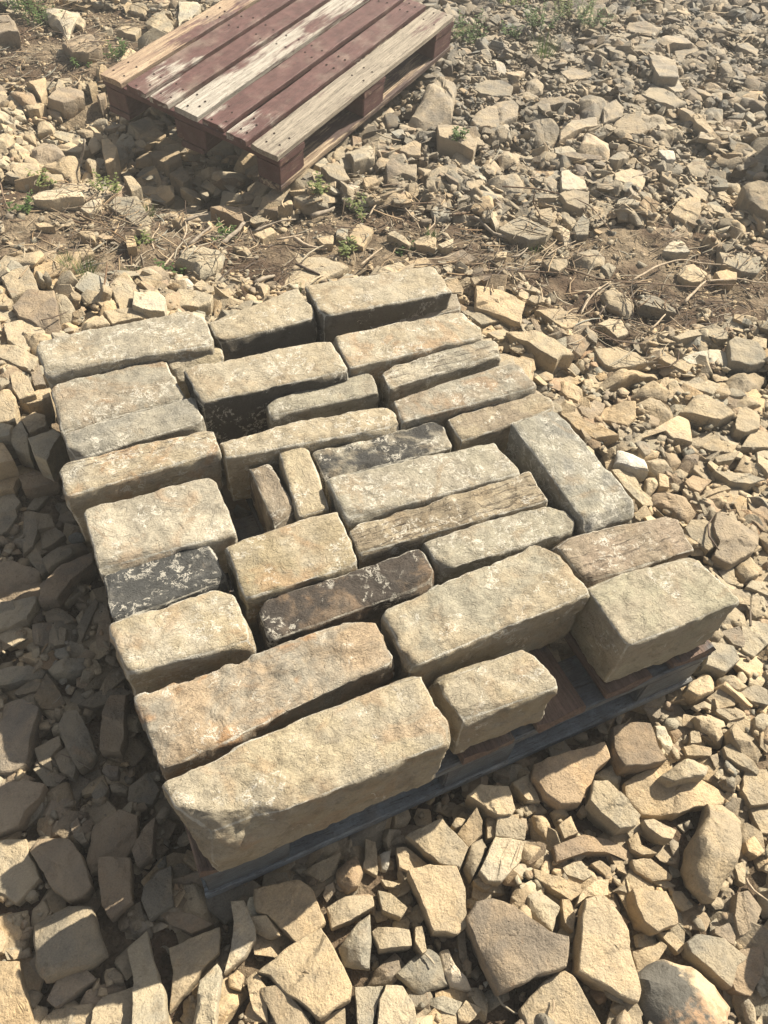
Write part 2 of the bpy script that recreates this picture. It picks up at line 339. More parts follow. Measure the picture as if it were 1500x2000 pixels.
# ---------------------------------------------------------------- measured plan of the loose stones, sticks and weeds (mm)
ROCKS = """
b|f|60|largest dark brown boulder with a smooth flat top, bottom right of centre|334 185 357 199 384 191 409 169 419 148 437 114 463 95 437 61 393 70 328 71 326 114
h|r|60|round boulder stained dark grey above and orange below, bottom right corner|543 5 576 13 601 10 628 -15 651 -52 651 -86 626 -101 568 -97 527 -69 530 -24
y|f|36|largest flat yellow slab in the foreground, leaning with a sharp right edge|5 250 61 263 117 268 126 213 133 171 122 156 70 153 37 203 22 238
y|f|48|tall smooth yellow slab with rounded top, bottom right|502 110 524 134 556 126 566 97 563 65 553 46 533 -11 519 -21 498 -3 456 50
g|r|48|blocky grey stone crossed by a thin streak of sunlight in the lower left shadow|-288 450 -238 455 -204 435 -197 363 -223 357 -269 360 -286 359 -292 384
t|r|72|tall upright pear shaped boulder, right side of the foreground|747 136 804 159 831 181 856 169 860 132 815 92 773 69 728 46 716 53 708 82 717 104
y|f|36|ragged topped yellow slab at the bottom edge, left of the tall smooth slab|354 45 407 61 440 60 449 45 452 7 454 -37 348 10
t|f|24|very long flat tan slab with a pointed right end, carrying a smaller stone|716 274 749 277 804 272 859 214 893 178 866 171 815 185 768 185 714 214 702 249
b|f|24|large shaded slab at the left edge with a thin streak of sun|-302 857 -253 852 -227 815 -240 774 -263 715 -289 705 -319 717
t|f|36|big upright tan slab with straight left edge, centre of the foreground rubble|278 288 316 282 357 263 354 227 331 176 310 172 278 191 279 250
t|f|24|square topped tan stone under the pallet rail, its upper half shaded|38 362 113 350 124 331 128 274 109 269 75 264 44 319 30 330
o|f|36|broad tan slab with a rusty orange patch, under the pallet's right part|570 364 636 358 713 347 708 317 668 309 651 296 613 272 577 282 562 310 557 346
t|f|24|tall tan shard standing half in shadow, bottom left, with a grooved face|-167 358 -135 374 -135 316 -128 284 -135 226 -182 247 -168 308
y|f|24|large pale yellow slab filling the bottom left corner of the picture|-356 424 -319 406 -318 376 -313 343 -315 303 -367 326
b|f|36|pointed brown stone with a sunlit sliver, left in the pallet's shadow|-278 559 -266 578 -216 556 -203 521 -197 468 -213 455 -235 460 -254 487 -270 535
t|f|15|very large flat beige slab sunk in soil behind the back block stones|579 2020 637 2095 689 2144 732 2122 827 2067 869 1965 833 1945 750 1927 700 1913 644 1939
t|f|12|large flat tan slab at the left edge, half lit, left of the shaded pointed stone|-338 609 -283 588 -282 565 -271 515 -313 493 -328 514 -347 533
b|f|12|wide brown shaded stone just above the narrow waisted slab|-180 570 -133 578 -106 554 -118 516 -145 495 -200 493 -202 519
t|f|12|broad tan slab with its upper left part shaded, lower left of the pallet|-110 338 -28 335 -39 300 -71 288 -103 268 -131 254 -112 301
b|f|24|shaded brown slab at the left edge below the large shaded one|-320 702 -269 686 -239 663 -251 645 -272 634 -290 614 -331 612
b|f|48|dark brown block partly shaded with a yellow right face, under the pallet's right end|745 365 794 356 816 343 799 299 797 271 751 277 716 291 721 331
t|r|116|rough sandy boulder propping up the far right end of the red pallet|1666 3001 1906 3279 1896 3165 1716 2883 1603 2697 1495 2679 1457 2782
y|f|24|tall pointed yellow slab at the bottom centre|163 140 179 156 202 143 209 115 199 77 139 103
t|f|12|low tan slab at the very bottom, left of the grooved shard|-232 300 -215 312 -169 308 -185 247 -242 272
b|f|24|upright brown slab with narrow waist, in the shade left of the pallet's front corner|-178 509 -133 488 -145 422 -182 411 -190 435 -185 488
g|f|24|pale grey tan pentagonal slab just above the stained round boulder|651 14 675 17 712 -7 728 -43 706 -47 675 -66 663 -36 647 0
t|f|36|long sloping tan slab with a shaded lower left flank, under the pallet rail|302 341 353 343 368 340 390 281 361 258 332 276 312 320
b|f|48|large smooth brown stone with a rusty right edge|1253 690 1289 721 1324 685 1357 637 1340 618 1296 596 1224 587 1201 621 1237 645
y|r|36|upright honey coloured shard with a grey left flank at the bottom edge|-78 274 -47 288 -43 271 -61 231 -77 192 -111 207 -87 248
t|f|24|curved tan shard at the bottom below the large yellow slab|0 230 30 221 46 191 63 137 13 159 7 194
b|f|24|broad shaded slab at the left edge, upper shade|-266 1172 -223 1167 -179 1131 -188 1072 -223 1071 -276 1085
g|r|12|grey and tan triangular stone with split faces, lower centre|202 164 228 171 268 179 276 158 271 119 224 125
t|f|0|tan slab at the bottom edge whose top edge is still in shade|-304 320 -286 328 -230 311 -242 274 -316 306
d|f|24|long dark grey stone leaning diagonally in the deep shade|-203 770 -185 792 -164 789 -152 735 -149 689 -183 671 -193 705
y|f|36|flat square yellow stone with notched lower edge, lower right|609 115 663 90 658 57 651 41 611 45 599 66 600 85
t|f|48|rounded yellow slab sloping to the lower right, beside the crumbly pale stone|649 292 672 282 682 255 693 208 674 197 645 203 633 237 624 266
l|f|36|large pale tan slab with rounded lower end, centre foreground|441 279 461 267 482 252 463 229 413 211 393 221 389 241 411 258
b|f|129|wide stained brown boulder behind the pallet's back left corner|-100 1930 -52 1985 12 1950 0 1811 -30 1791 -54 1829 -89 1883
b|f|24|dark brown shaded slab on the right edge, below the jagged brown stone|722 -28 762 -40 738 -71 695 -88 678 -71 681 -59
b|f|36|upright brown brick shaped stone in the shade close to the pallet|-123 757 -102 787 -75 776 -97 695 -109 675 -141 690
b|f|36|brown wedge with a long sloping top in the shade left of the pallet|-181 1085 -132 1118 -71 1133 -68 1105 -121 1069 -155 1029 -188 1038
l|f|24|pale wedge standing below the pallet's left corner, half in shadow|-2 360 18 354 22 312 19 295 -6 278 -41 268 -22 295 -6 330
g|r|24|ribbed grey triangular stone with a shaded left face|135 234 176 254 197 256 187 225 167 187 133 207
d|f|12|dark grey shaded stone just left of the pallet's front corner|-96 454 -75 457 -88 395 -128 388 -132 419 -124 441
b|f|12|long brown slab with undercut front, centre right foreground|532 229 594 226 629 203 657 170 645 159 627 179 580 200 524 205
y|f|60|clean cream rectangular slab behind the pallet's back right corner|1180 1713 1230 1671 1283 1595 1214 1505 1180 1551 1129 1628
b|f|12|brown slab in deep shade under the sun streaked grey block|-291 340 -258 374 -237 367 -219 340 -248 333 -279 325
t|f|12|large tan slab at the right edge beside the pear shaped boulder|947 204 989 190 961 132 909 147 914 176
t|f|12|long low grey tan slab, left centre foreground|137 296 170 298 213 282 208 265 167 261 133 263
y|f|36|flat yellow slab half under the pallet rail with a shaded upper edge|429 360 457 367 506 346 497 306 486 300 462 310 440 345
g|f|36|grey slab with pale top at the left edge of the shade|-275 1062 -234 1063 -191 1053 -196 1038 -218 1009 -252 1002 -281 1007
g|f|12|upright grey stone with a bluish face at the bottom centre|136 173 176 156 156 135 133 107 117 115
y|r|24|tan stone with a shaded lower flank, right of the big upright slab|452 188 463 189 481 164 488 142 456 114 443 136 439 160
t|f|12|rough tan slab at the right edge, level with the pallet end|1161 461 1191 467 1225 450 1203 408 1131 387 1119 412
y|f|72|large cream wedge with a wide shaded front, right of the back block stones|1155 1488 1224 1445 1261 1386 1275 1317 1239 1324 1211 1309 1187 1348 1156 1435
t|f|92|big flat topped stone with a pale sunlit front corner|1674 2675 1733 2730 1857 2791 1934 2782 1925 2732 1858 2627 1818 2617 1738 2580 1672 2627
t|r|72|rough lumpy boulder behind the back middle block stone|364 2114 429 2156 474 2166 520 2119 493 2058 447 2027 415 2015 391 2075
y|f|117|smooth yellow slab, left of the back left block stone|-131 1866 -71 1870 -37 1810 -47 1784 -93 1742 -131 1790
g|f|48|large smooth grey boulder under a bent branch|1418 1997 1543 2055 1568 1996 1589 1917 1544 1887 1472 1892 1427 1968
b|f|24|brown jagged stone below the soil patch on the right edge|778 40 796 35 805 3 765 -16 741 -14 752 14
y|f|48|pale yellow slab with a jagged shadow at the left, just above the shade|-228 1433 -164 1432 -133 1396 -168 1398 -184 1372 -192 1349 -237 1353
g|f|24|large flat grey tan slab beyond the pallet's right end|1063 451 1106 425 1091 392 1039 379 1010 408
g|r|36|smooth grey teardrop shaped stone at the right|958 276 988 286 998 263 998 215 980 205 954 222 947 258
d|r|12|dark rounded boulder in the middle of the shade|-243 672 -223 682 -205 662 -203 609 -230 613 -248 653
y|f|117|flat topped yellow stone pointing down beside the thin grey block stone|-133 1435 -79 1462 -65 1419 -82 1389 -106 1331 -127 1360
g|r|60|big pitted grey boulder right of the twigs|1523 2280 1668 2354 1697 2324 1653 2211 1618 2171 1522 2180
t|f|36|flat topped tan stone right of the dark brown ribbed block stone|1195 714 1226 728 1258 716 1280 659 1243 644 1208 641 1192 685
y|f|58|large pale cream block with a shaded front, right|1435 1041 1510 1071 1536 1056 1546 1018 1562 973 1503 967 1489 977 1464 1003
t|f|34|wide flat tan stone just below the soil patch|1370 1348 1445 1335 1484 1296 1496 1250 1432 1250 1383 1261 1360 1288
t|f|24|small brick shaped tan stone, lower centre|190 232 202 233 246 210 239 187 189 203
g|f|12|long flat stone at left with one sunlit corner|-297 929 -258 927 -207 905 -216 890 -276 889 -301 899
g|f|58|large blue grey cube stone at the right edge|1750 1224 1784 1233 1829 1190 1825 1146 1799 1116 1747 1121 1706 1155
g|r|34|grey and tan striped boulder at the right edge|1659 1120 1714 1126 1777 1116 1791 1086 1717 1038 1646 1058
t|f|84|wide flat tan stone behind the back left block stone's right end|292 1902 337 1942 382 1907 412 1862 395 1828 358 1820 323 1845 289 1876
d|f|0|dark flat stone beside the front block stone's left end|-111 619 -72 630 -62 591 -82 568 -118 596
g|r|60|small oval grey tan stone lying on top of the very long flat slab|770 253 833 258 866 230 840 218 781 232
y|f|12|narrow yellow shard at the bottom, right of the small broken cube|-13 250 4 253 12 227 -1 180 -16 206
b|f|0|long low shaded slab lying below the pallet's front left corner|-116 400 -67 376 -37 346 -73 345 -99 370
t|f|104|large tan boulder propping the red pallet's near side|1537 2692 1575 2692 1588 2564 1585 2464 1540 2406 1517 2474 1462 2543
d|f|36|dark angular stone with two planes in the upper shade|-181 1288 -131 1265 -127 1231 -161 1231 -179 1190 -204 1181
y|f|117|pale slab at the left edge, level with the square block stone|-186 1624 -151 1607 -138 1572 -153 1503 -199 1510
b|r|0|ribbed brown stone half hidden in shade, lower centre|158 170 176 183 216 194 225 167 193 155
t|f|48|pale diamond shaped slab above the cream wedge|1306 1569 1366 1549 1399 1502 1419 1429 1314 1444 1313 1503
t|r|46|long curved grey tan stone with dark underside|1268 1219 1367 1245 1445 1249 1513 1225 1498 1205 1416 1209 1344 1198 1272 1200
t|f|117|layered tan stone at the left edge with curved edge|-165 1796 -109 1765 -71 1712 -87 1669 -119 1690 -171 1752
l|r|72|bright white boulder at the top edge, upper left|309 4212 362 4326 476 4286 466 4164 414 4072 373 3965 358 4050 325 4090
g|f|12|grey trapezoid stone in the middle of the shade|-216 1014 -179 999 -152 971 -162 942 -205 946
b|r|36|dark faceted stone with striped edge, right of the diagonal block stone|1197 840 1217 842 1261 792 1268 748 1235 738 1215 750 1186 812
t|f|12|long grey topped slab sloping left, below the undercut brown slab|480 212 509 188 546 159 537 146 515 144 475 199
d|f|0|dark grey slab between the fish shaped stone and the left edge slab|-235 852 -206 895 -192 858 -183 821 -199 813 -227 824
t|f|0|second tan slab at the right edge, below the larger one|915 146 967 131 926 85 901 102
t|f|117|wide low tan slab behind the back left block stone|114 1851 201 1841 263 1782 188 1783 124 1780
l|f|129|squared pale white stone standing behind the back left block stone|204 1891 276 1870 278 1836 260 1772 210 1795 188 1821
t|f|34|wide tan stone with pointed left end, right of the long thin block stones|1228 1115 1271 1139 1330 1135 1349 1117 1313 1068 1271 1047 1251 1079
d|f|0|shaded flat stone left of the second front block stone|-142 814 -88 829 -67 795 -83 790 -137 787 -164 804
b|r|24|rounded grey brown cobble beside the white chip under the rail|172 339 214 351 212 319 196 303 179 302 167 321
d|r|36|ridged dark grey stone just above the brown wedge|-170 1156 -120 1175 -82 1181 -78 1155 -122 1130 -159 1118
g|f|21|large flat pitted grey slab sunk in soil, left|251 2541 284 2576 352 2556 364 2417 320 2396 285 2476
b|f|24|thin tall brown shard leaning in shade nearest the pallet's left corner|-101 529 -80 539 -99 481 -126 472 -128 499
t|r|34|faceted tan stone with peaked top at the right|1372 1161 1452 1187 1492 1204 1508 1143 1453 1103 1409 1130
t|f|0|low tan slab between the tall smooth slab and the stained boulder|571 40 624 33 629 23 602 13 560 7
y|f|24|yellow brown irregular stone pressed against the grey diagonal block stone|1144 934 1194 928 1186 860 1198 832 1188 808 1159 819 1144 876
t|r|34|rugged pyramid stone next to the thin brown block stone|1244 1322 1260 1304 1259 1261 1232 1193 1199 1170 1180 1195 1177 1230
d|r|92|glossy slate grey rock split into bright facets|1880 2621 1945 2629 1995 2611 1991 2522 1882 2391 1888 2464 1846 2466
g|f|24|grey tan stone with a split surface behind the large pale slab|464 311 490 303 502 275 488 256 445 282
t|r|117|pale pointed stone right of the stained brown boulder|-15 1991 19 2007 30 1970 48 1899 30 1830 -1 1822 6 1906
g|f|117|grey tan block leaning behind the stained brown boulder|-109 2069 -75 2092 -34 2106 -25 2001 -52 2003 -96 1985
t|f|46|squarish cream stone at the right edge|1536 941 1600 996 1627 994 1648 961 1594 909 1542 908 1527 928
l|f|46|arched pale slab with dull shaded front, right|1281 996 1341 1011 1422 1029 1445 1012 1393 934 1374 951 1352 962 1345 1004
g|r|92|bluish pale boulder right of the long smooth grey block|2230 2761 2310 2797 2324 2705 2301 2624 2225 2561 2142 2572
l|r|80|pale grey cubic boulder under the brick shaped tan stone|1982 2372 2071 2460 2116 2458 2144 2393 2068 2284 1955 2316
t|r|34|broad brown stone with furrowed top left of the cream block|1352 1127 1402 1127 1432 1093 1456 1061 1391 1029 1373 1046 1357 1091
w|r|12|jagged white limestone shard in the lower centre|280 164 294 163 293 138 301 114 302 96 275 115 272 139
b|f|60|brown flat stone tucked against the pallet where the shade begins|-176 1380 -144 1385 -91 1362 -99 1333 -149 1328 -171 1334
b|f|72|large brown boulder on the grassy soil, left of the red pallet|327 3864 407 3902 461 3890 480 3753 461 3712 413 3693 351 3715 336 3785
t|f|90|broken tan slab left of the blade like slab|2511 2696 2624 2771 2654 2717 2657 2570 2557 2531 2522 2605
y|r|24|craggy yellow brown stone touching the pallet's right end|960 391 1014 402 1020 375 991 354 951 358 941 378
g|r|46|rounded grey brown stone among the twigs on the right|1539 1561 1589 1582 1644 1564 1625 1502 1591 1455 1563 1472 1534 1518
t|f|12|flat tan stone with pointed right end, right of centre foreground|647 156 679 145 699 107 694 103 662 113 642 140
y|f|0|flat yellow stone with rounded end directly under the pallet rail|119 366 193 367 169 339 146 336
w|r|46|whitish angular stone with shaded left side|1162 947 1203 993 1232 987 1228 953 1240 928 1220 891 1184 915
t|f|34|flat tan slab in front of the blue grey cube|1515 1146 1561 1161 1618 1141 1643 1101 1578 1070 1549 1098
t|f|0|tan slab at the bottom edge right of the large yellow slab|74 156 113 156 102 123 67 138
y|f|126|large yellow slab leaning upright with a shaded left face, upper right|2769 3007 2808 2985 2839 2914 2720 2723 2707 2714 2633 2755 2695 2885
t|f|24|pointed dark tan shard standing in the centre foreground rubble|386 312 437 337 436 313 424 293 393 284
l|f|34|pale flat slab left of the blue grey cube|1600 1236 1668 1239 1726 1229 1750 1204 1702 1149 1674 1185 1606 1205
t|f|46|pale long slab lying against the diagonal grey block stone|1126 1149 1151 1135 1178 1087 1211 1048 1220 1018 1160 1035 1133 1082
g|f|80|grey speckled flat boulder right of the red pallet|1829 2959 1932 3013 1992 2987 2007 2915 1945 2831 1872 2850 1838 2891
d|r|24|dark speckled curved stone left of the large pale slab|399 286 429 292 428 276 396 252 375 237 374 261
g|r|24|fish shaped grey stone in the upper part of the shade|-202 899 -176 907 -130 892 -134 868 -165 865 -193 879
y|r|0|small broken yellow cube stone, lower left, just under the faceted one|-64 238 -49 248 -23 237 -33 224 -52 214 -69 216
g|f|36|blue grey slab at the left edge where the shade begins|-239 1365 -197 1362 -185 1319 -199 1301 -247 1305
g|f|46|broad tan block with scalloped shaded front|1616 1307 1693 1322 1793 1323 1807 1290 1775 1246 1739 1252 1728 1289 1655 1293 1627 1290
d|f|120|dark slab standing over a deep shaded hollow at the right edge|2348 1882 2406 1872 2440 1824 2340 1715 2306 1740 2306 1797
y|f|34|tan slab at the right edge below the cream stone|1509 878 1597 926 1636 885 1603 848 1557 860
b|r|36|round brown soil covered stone|1918 1818 1993 1871 2057 1873 2041 1794 1998 1746 1941 1757
b|f|24|brown grey slab at the right edge beside the rusty edged stone|1370 698 1430 707 1463 690 1413 636 1388 646
b|f|12|shaded plate left of the black stained block stone|-91 971 -68 1004 -69 945 -84 897 -109 907
d|f|12|shaded grey block left of the long diagonal stone|-249 744 -204 754 -203 733 -224 717 -226 691 -246 713
t|r|90|large smooth grey tan cobble left of the blade like slab|2354 2521 2460 2605 2521 2573 2473 2459 2402 2417 2342 2423 2364 2498
t|r|24|grey brown angular stone below the rusty edged stone|1250 588 1319 607 1319 570 1282 547 1247 549 1245 574
d|f|12|dark stone leaning under the long diagonal one|-221 724 -196 731 -186 680 -194 660 -213 683
t|r|12|squarish tan stone right of the large pale slab|480 248 491 256 521 234 501 206 484 218 472 235
t|f|27|irregular flat beige slab in the soil behind the back block stones|937 2125 996 2195 1065 2182 1020 2125 951 2044 923 2078
g|f|48|pale greenish slab crossed by twigs near the right edge|2051 1624 2112 1598 2170 1592 2128 1505 2070 1523 2030 1573
y|f|60|bright tan wedge with a shaded left face beside the dark hollow|2066 1897 2137 1942 2212 1931 2163 1854 2073 1782 2081 1836
d|f|36|dark pointed slab at the left edge, upper shade|-247 1305 -197 1300 -197 1277 -220 1250 -254 1239
b|r|20|big round brown cobble in the left heap|76 3016 123 3079 170 3078 184 2964 136 2956 76 2921
t|f|90|flat pentagonal salmon stone, upper right|2189 2474 2302 2525 2362 2509 2321 2389 2280 2376 2208 2400
t|r|24|long tan stone with cracked right end, right of the soil patch|919 328 937 325 960 296 958 274 941 261 916 299
y|f|12|bright yellow five sided stone left of the long sloping slab|280 334 297 329 320 289 283 293 272 303
d|f|-58|shaded slab under the red pallet's short end|493 3071 607 3063 593 2951 532 2913 494 2991
y|f|117|upright yellow stone left of the square grey brown block stone|-141 1666 -122 1670 -104 1637 -96 1567 -133 1565 -142 1609
g|f|60|grey block leaning against the red pallet's shadow|1117 2608 1224 2673 1244 2617 1200 2530 1109 2503 1131 2582
y|f|12|sharp sided yellow stone with a hollow shaded right side|225 286 242 273 257 241 241 231 219 255
g|f|24|narrow grey stone with sharp ridge right of the brick like stone|928 253 948 256 971 192 961 186 937 210 923 237
y|r|117|rocky peaked yellow stone behind the back left block stone|30 1787 81 1862 108 1853 121 1781 63 1782
y|r|26|big faceted honey stone at the foot of the left heap|91 2894 164 2946 211 2949 215 2890 175 2799 141 2839
y|f|34|tall yellow block at the right edge, lower|1543 855 1571 855 1596 841 1539 779 1509 776 1509 816
y|f|0|yellow ribbed fragment at the bottom, left of the square yellow stone|227 116 259 109 281 89 263 78 241 97
l|f|50|long flat pale brick on the soil, left|31 2622 65 2649 182 2633 186 2576 131 2588 87 2578 36 2598
l|r|24|mottled white and grey cobble right of the dark brown block|831 341 851 333 847 290 830 272 818 284 821 319
l|f|72|tall pale slab standing behind the red pallet|936 4235 1017 4220 997 4076 905 3971 838 3883
d|f|46|dark wedge with pale top among the twigs on the right|1621 1482 1679 1518 1710 1497 1723 1425 1705 1402 1665 1437 1616 1468
y|r|129|jagged yellow stone with a dark notch beside the back left block stone|-93 1812 -57 1806 -13 1797 -29 1756 -59 1754 -73 1725 -87 1758
t|f|0|narrow upright tan stone between cobble and white chip|240 372 254 360 239 315 234 308 216 329 230 349
g|f|12|long grey tan slab on the right edge level with the pallet end|1046 338 1096 338 1106 318 1081 291 1054 311
t|f|12|flat tan stone right of the craggy yellow brown one|974 351 1015 359 1037 338 1019 317 982 324
y|f|12|ragged yellow piece behind the head of the tall smooth slab|519 134 535 147 574 154 593 146 579 126 542 138
t|r|34|yellow stone with rusty crack at the right edge|1630 1046 1700 1042 1724 1012 1692 988 1629 999 1607 1019
l|f|60|white grey layered block among the twigs|1821 2241 1859 2247 1900 2193 1862 2129 1793 2125 1754 2129
g|r|39|rounded pale stone at the edge of the soil patch|1606 1806 1670 1811 1700 1759 1671 1726 1600 1716 1588 1770
y|f|48|wide pale slab with shaded front under a grey stick|2031 2191 2114 2208 2155 2180 2132 2130 2081 2074 2046 2115 2003 2152
t|f|34|tan stone with triangular face near the right edge|1415 923 1485 942 1502 886 1471 871 1426 898
t|f|0|small brown four sided stone half buried below the undercut slab|535 195 572 198 574 163 555 162 534 183
y|f|80|brick shaped tan stone right of the glossy slate rock|1992 2511 2075 2568 2201 2575 2158 2496 2080 2497 1946 2447
t|f|105|tan stone with a peaked top left of the thin grey block stone|-173 1467 -141 1508 -133 1457 -141 1400 -167 1423
y|f|24|flat honey stone at the foot of the left heap|-7 2865 25 2906 86 2889 78 2811 23 2764
t|f|48|split tan stone under long twigs|1847 1571 1895 1617 1939 1609 1945 1545 1892 1515 1856 1526
b|f|9|shaded long brown stone beside the red pallet corner|199 3432 248 3511 347 3527 335 3436 248 3381
t|r|12|rounded stone at the right edge above the big tan slabs|1037 282 1062 285 1083 263 1039 235 1028 266
y|f|24|tan stone with a broken right corner above the hollow curved one|702 203 721 197 747 165 729 154 714 164 702 188
d|f|0|small dark block wedged beside the waisted brown slab|-160 421 -135 424 -134 385 -153 384
b|f|34|grey brown stone with shaded right side next to the wide tan one|1193 1161 1246 1174 1270 1145 1244 1120 1199 1098 1186 1130
y|f|12|yellow triangular stone under the pallet rail left of the rusty slab|526 355 559 355 553 306 532 315 527 337
g|f|60|striped grey block under the white layered one|1733 2111 1805 2129 1842 2086 1794 2014 1751 2012 1730 2057
g|f|104|long smooth grey block with a wide shaded face|1942 2687 2111 2750 2188 2752 2221 2711 2193 2686 2074 2674 1953 2664
g|f|36|long flat tan slab with a sharp tip at the right edge|1390 840 1414 822 1468 797 1495 767 1443 769 1399 793
y|f|0|square yellow stone low at the bottom centre|268 81 287 89 306 69 277 60 265 70
b|f|72|brown boulder cut by the left edge, upper left|96 4153 164 4156 180 4022 180 3943 141 3982 74 3965
t|f|60|open angular pale stone behind the red pallet|731 4079 802 4117 828 4094 828 3922 789 3864 733 3959
y|r|12|chunky yellow stone at the right edge by the pear shaped boulder|856 101 895 104 884 74 858 72 847 86
g|r|34|blue grey slate like stone|1254 935 1291 950 1299 909 1299 879 1262 873 1244 904
d|f|24|dark peaked stone in the upper shade|-161 1237 -130 1234 -112 1202 -143 1186 -166 1183
g|f|12|layered tan stone near the right edge, level with the big right block stone|1234 535 1265 547 1313 528 1278 490
t|f|90|peaked brown stone at the upper right|2934 3396 3035 3480 3061 3414 3127 3341 3014 3263 2980 3270 2920 3341
y|f|34|yellow and white slab lying diagonally, right|1529 1293 1560 1299 1577 1238 1594 1200 1564 1172 1546 1210 1527 1261
y|f|12|small yellow stone cut by the left edge above the corner slab|-354 472 -336 461 -335 443 -341 430 -358 435
y|f|105|bright yellow slab cut by the left edge, lower|-209 1453 -187 1445 -172 1385 -217 1384
y|f|12|yellow stone with a long shaded left flank under the rail|523 355 559 356 548 333 553 305 531 314 529 330
g|f|90|broad green grey slab at left of the cobbles, upper right|2283 2645 2367 2677 2348 2596 2293 2527 2186 2505
y|f|34|small yellow flat stone lying by the soil patch|1451 1449 1503 1459 1537 1444 1521 1383 1472 1373 1471 1414
g|r|90|grey rough boulder right of the blade like slab|2683 2488 2774 2540 2820 2517 2745 2429 2631 2356 2652 2443
b|r|78|brown rounded boulder left of the dark hollow, right edge|2741 2438 2819 2460 2842 2411 2759 2329 2674 2312 2696 2377
d|f|12|long shaded shard below the brown wedge|-134 971 -112 1001 -86 1026 -82 1014 -114 963 -132 936
t|f|60|pale triangular stone behind the cubic brown one|1309 2576 1422 2648 1425 2600 1370 2493 1331 2515
g|f|47|pointed grey stone just in front of the red pallet|999 2541 1076 2577 1082 2538 1073 2448 1028 2446 1004 2488
t|f|105|tan slab behind the flat topped yellow stone|-141 1508 -109 1523 -88 1503 -89 1474 -130 1461
d|f|12|small shaded stone below the brown wedge|-187 1030 -158 1029 -132 994 -149 987 -186 1005
l|r|0|crumbly pale grey stone above the rounded yellow slab|682 312 727 315 726 287 714 274 696 293
t|r|24|oval tan stone lying above the flat stones on the right|1024 377 1061 368 1071 338 1043 337 1017 358
b|f|72|large cubic brown stone with a smooth dark front|1213 2458 1248 2480 1266 2427 1316 2418 1281 2346 1247 2386 1183 2374
y|f|12|small leaf shaped yellow stone beside the tall smooth slab|505 154 514 148 508 122 491 102 485 118 494 139
b|f|24|brown rough slab behind the dark faceted stone|1301 841 1343 855 1377 823 1314 798 1300 818
b|r|34|dark wedge with bright right face|1323 890 1374 922 1401 928 1395 899 1370 873 1327 863
t|f|80|broad flat brown stone in the grass, upper right|2298 3007 2377 3031 2450 2983 2413 2920 2283 2904
d|r|12|dark lump close to the pallet in the upper shade|-139 1302 -119 1320 -91 1310 -85 1273 -113 1267
t|f|102|large smooth beige oval slab, upper right|2957 3169 3037 3222 3117 3204 3146 3099 3099 3082 2955 3114
b|f|12|broken brown stone between the pallet end and the rough tan slab|1107 464 1154 461 1144 428 1129 415 1112 430
g|f|12|narrow slanted shard in the shade left of the brown slab|-216 598 -201 594 -193 544 -202 543 -212 559
t|r|4|cobble cut by the left edge|-34 3204 22 3200 34 3151 -2 3084 -49 3075
b|f|12|shaded brown stone left of the chunky right edge stones|712 12 743 10 737 -10 724 -21 707 6
t|f|90|pinkish flat slab at the foot of the leaning yellow slab|2669 2807 2797 2800 2734 2674 2657 2659 2664 2715
y|f|117|bright yellow stone at the left edge, halfway up the pallet side|-199 1506 -160 1492 -169 1448 -206 1452
y|r|12|small yellow trapezoid stone in the gap below the rusty slab|529 290 552 284 549 256 533 244 525 269
t|r|24|rounded tan stone with stripes, right|1316 769 1379 773 1399 756 1368 740 1308 744
t|r|51|craggy tan stone behind the back middle block stone|422 1927 457 1937 479 1915 449 1869 404 1837
b|f|27|long reddish brown stone sunk in the soil|1188 1942 1255 1938 1276 1873 1235 1861 1186 1901
t|r|56|brown striped stone below the glossy slate rock|1674 2447 1747 2481 1779 2454 1733 2368 1656 2390
t|f|36|thin pale plate between the cream slab and the grey block stones|1093 1643 1126 1636 1173 1554 1113 1553 1100 1613
y|f|0|yellow ragged stone just left of the pale pentagonal slab|627 46 648 37 657 11 638 6 631 28
t|f|105|long thin tan stone pointing at the square block stone|-144 1573 -88 1599 -62 1595 -69 1561 -119 1559
y|r|60|tan boulder with shaded left in front of the big tan boulder|1494 2480 1549 2487 1564 2427 1538 2380 1474 2346 1489 2416
t|f|12|tan stone with a curved hollow, upper part of the foreground right|665 188 687 192 679 170 695 147 668 156 658 172
t|f|0|narrow brown wedge between white shard and dark brown boulder|317 174 331 176 318 142 306 119 306 147
y|f|0|small tan stone with a point, right of the square yellow stone|687 89 702 82 707 54 684 55 678 72
t|f|48|smooth pinkish stone beside pale chips, upper right|2349 2166 2407 2201 2450 2180 2420 2121 2354 2074 2326 2106
g|r|0|small grey five sided stone in the shade, lower middle|-174 630 -152 650 -144 628 -161 604 -170 607
y|r|17|craggy yellow cobble at the left of the heap|4 3052 36 3103 70 3044 69 3002 34 2948 4 2999
y|f|12|pentagonal small tan stone below the rusty slab|562 257 592 262 586 231 559 233
g|f|39|speckled grey stone sunk in the soil, left|81 2283 149 2309 155 2252 106 2229 89 2242
l|r|80|bright white boulder with smooth dark side, right of the red pallet|2001 3212 2085 3268 2142 3268 2099 3115 2010 3017 2053 3151 2063 3248
y|f|-17|lit knobbly yellow stone at the edge of the red pallet's shadow|331 3094 356 3093 372 3003 348 2933 311 2922 319 3007
t|f|-73|shaded block below the red pallet's left corner|289 3429 332 3482 379 3444 374 3368 319 3332
b|f|36|brown pitted slab at the right edge below the dark hollow|2211 1646 2250 1654 2310 1628 2254 1567 2204 1602
y|f|117|yellow stone at the left edge beside the stained boulder|-139 2019 -117 2005 -96 1959 -110 1932 -147 1951
b|r|34|reddish brown pointed stone behind the whitish one|1253 992 1292 1021 1297 982 1278 947 1252 944
t|f|12|brick like small tan stone below the soil patch|867 288 885 284 914 264 902 251 862 271
w|r|60|pale stone above the wide pale slab|2057 2279 2119 2325 2173 2328 2162 2276 2080 2219 2044 2247
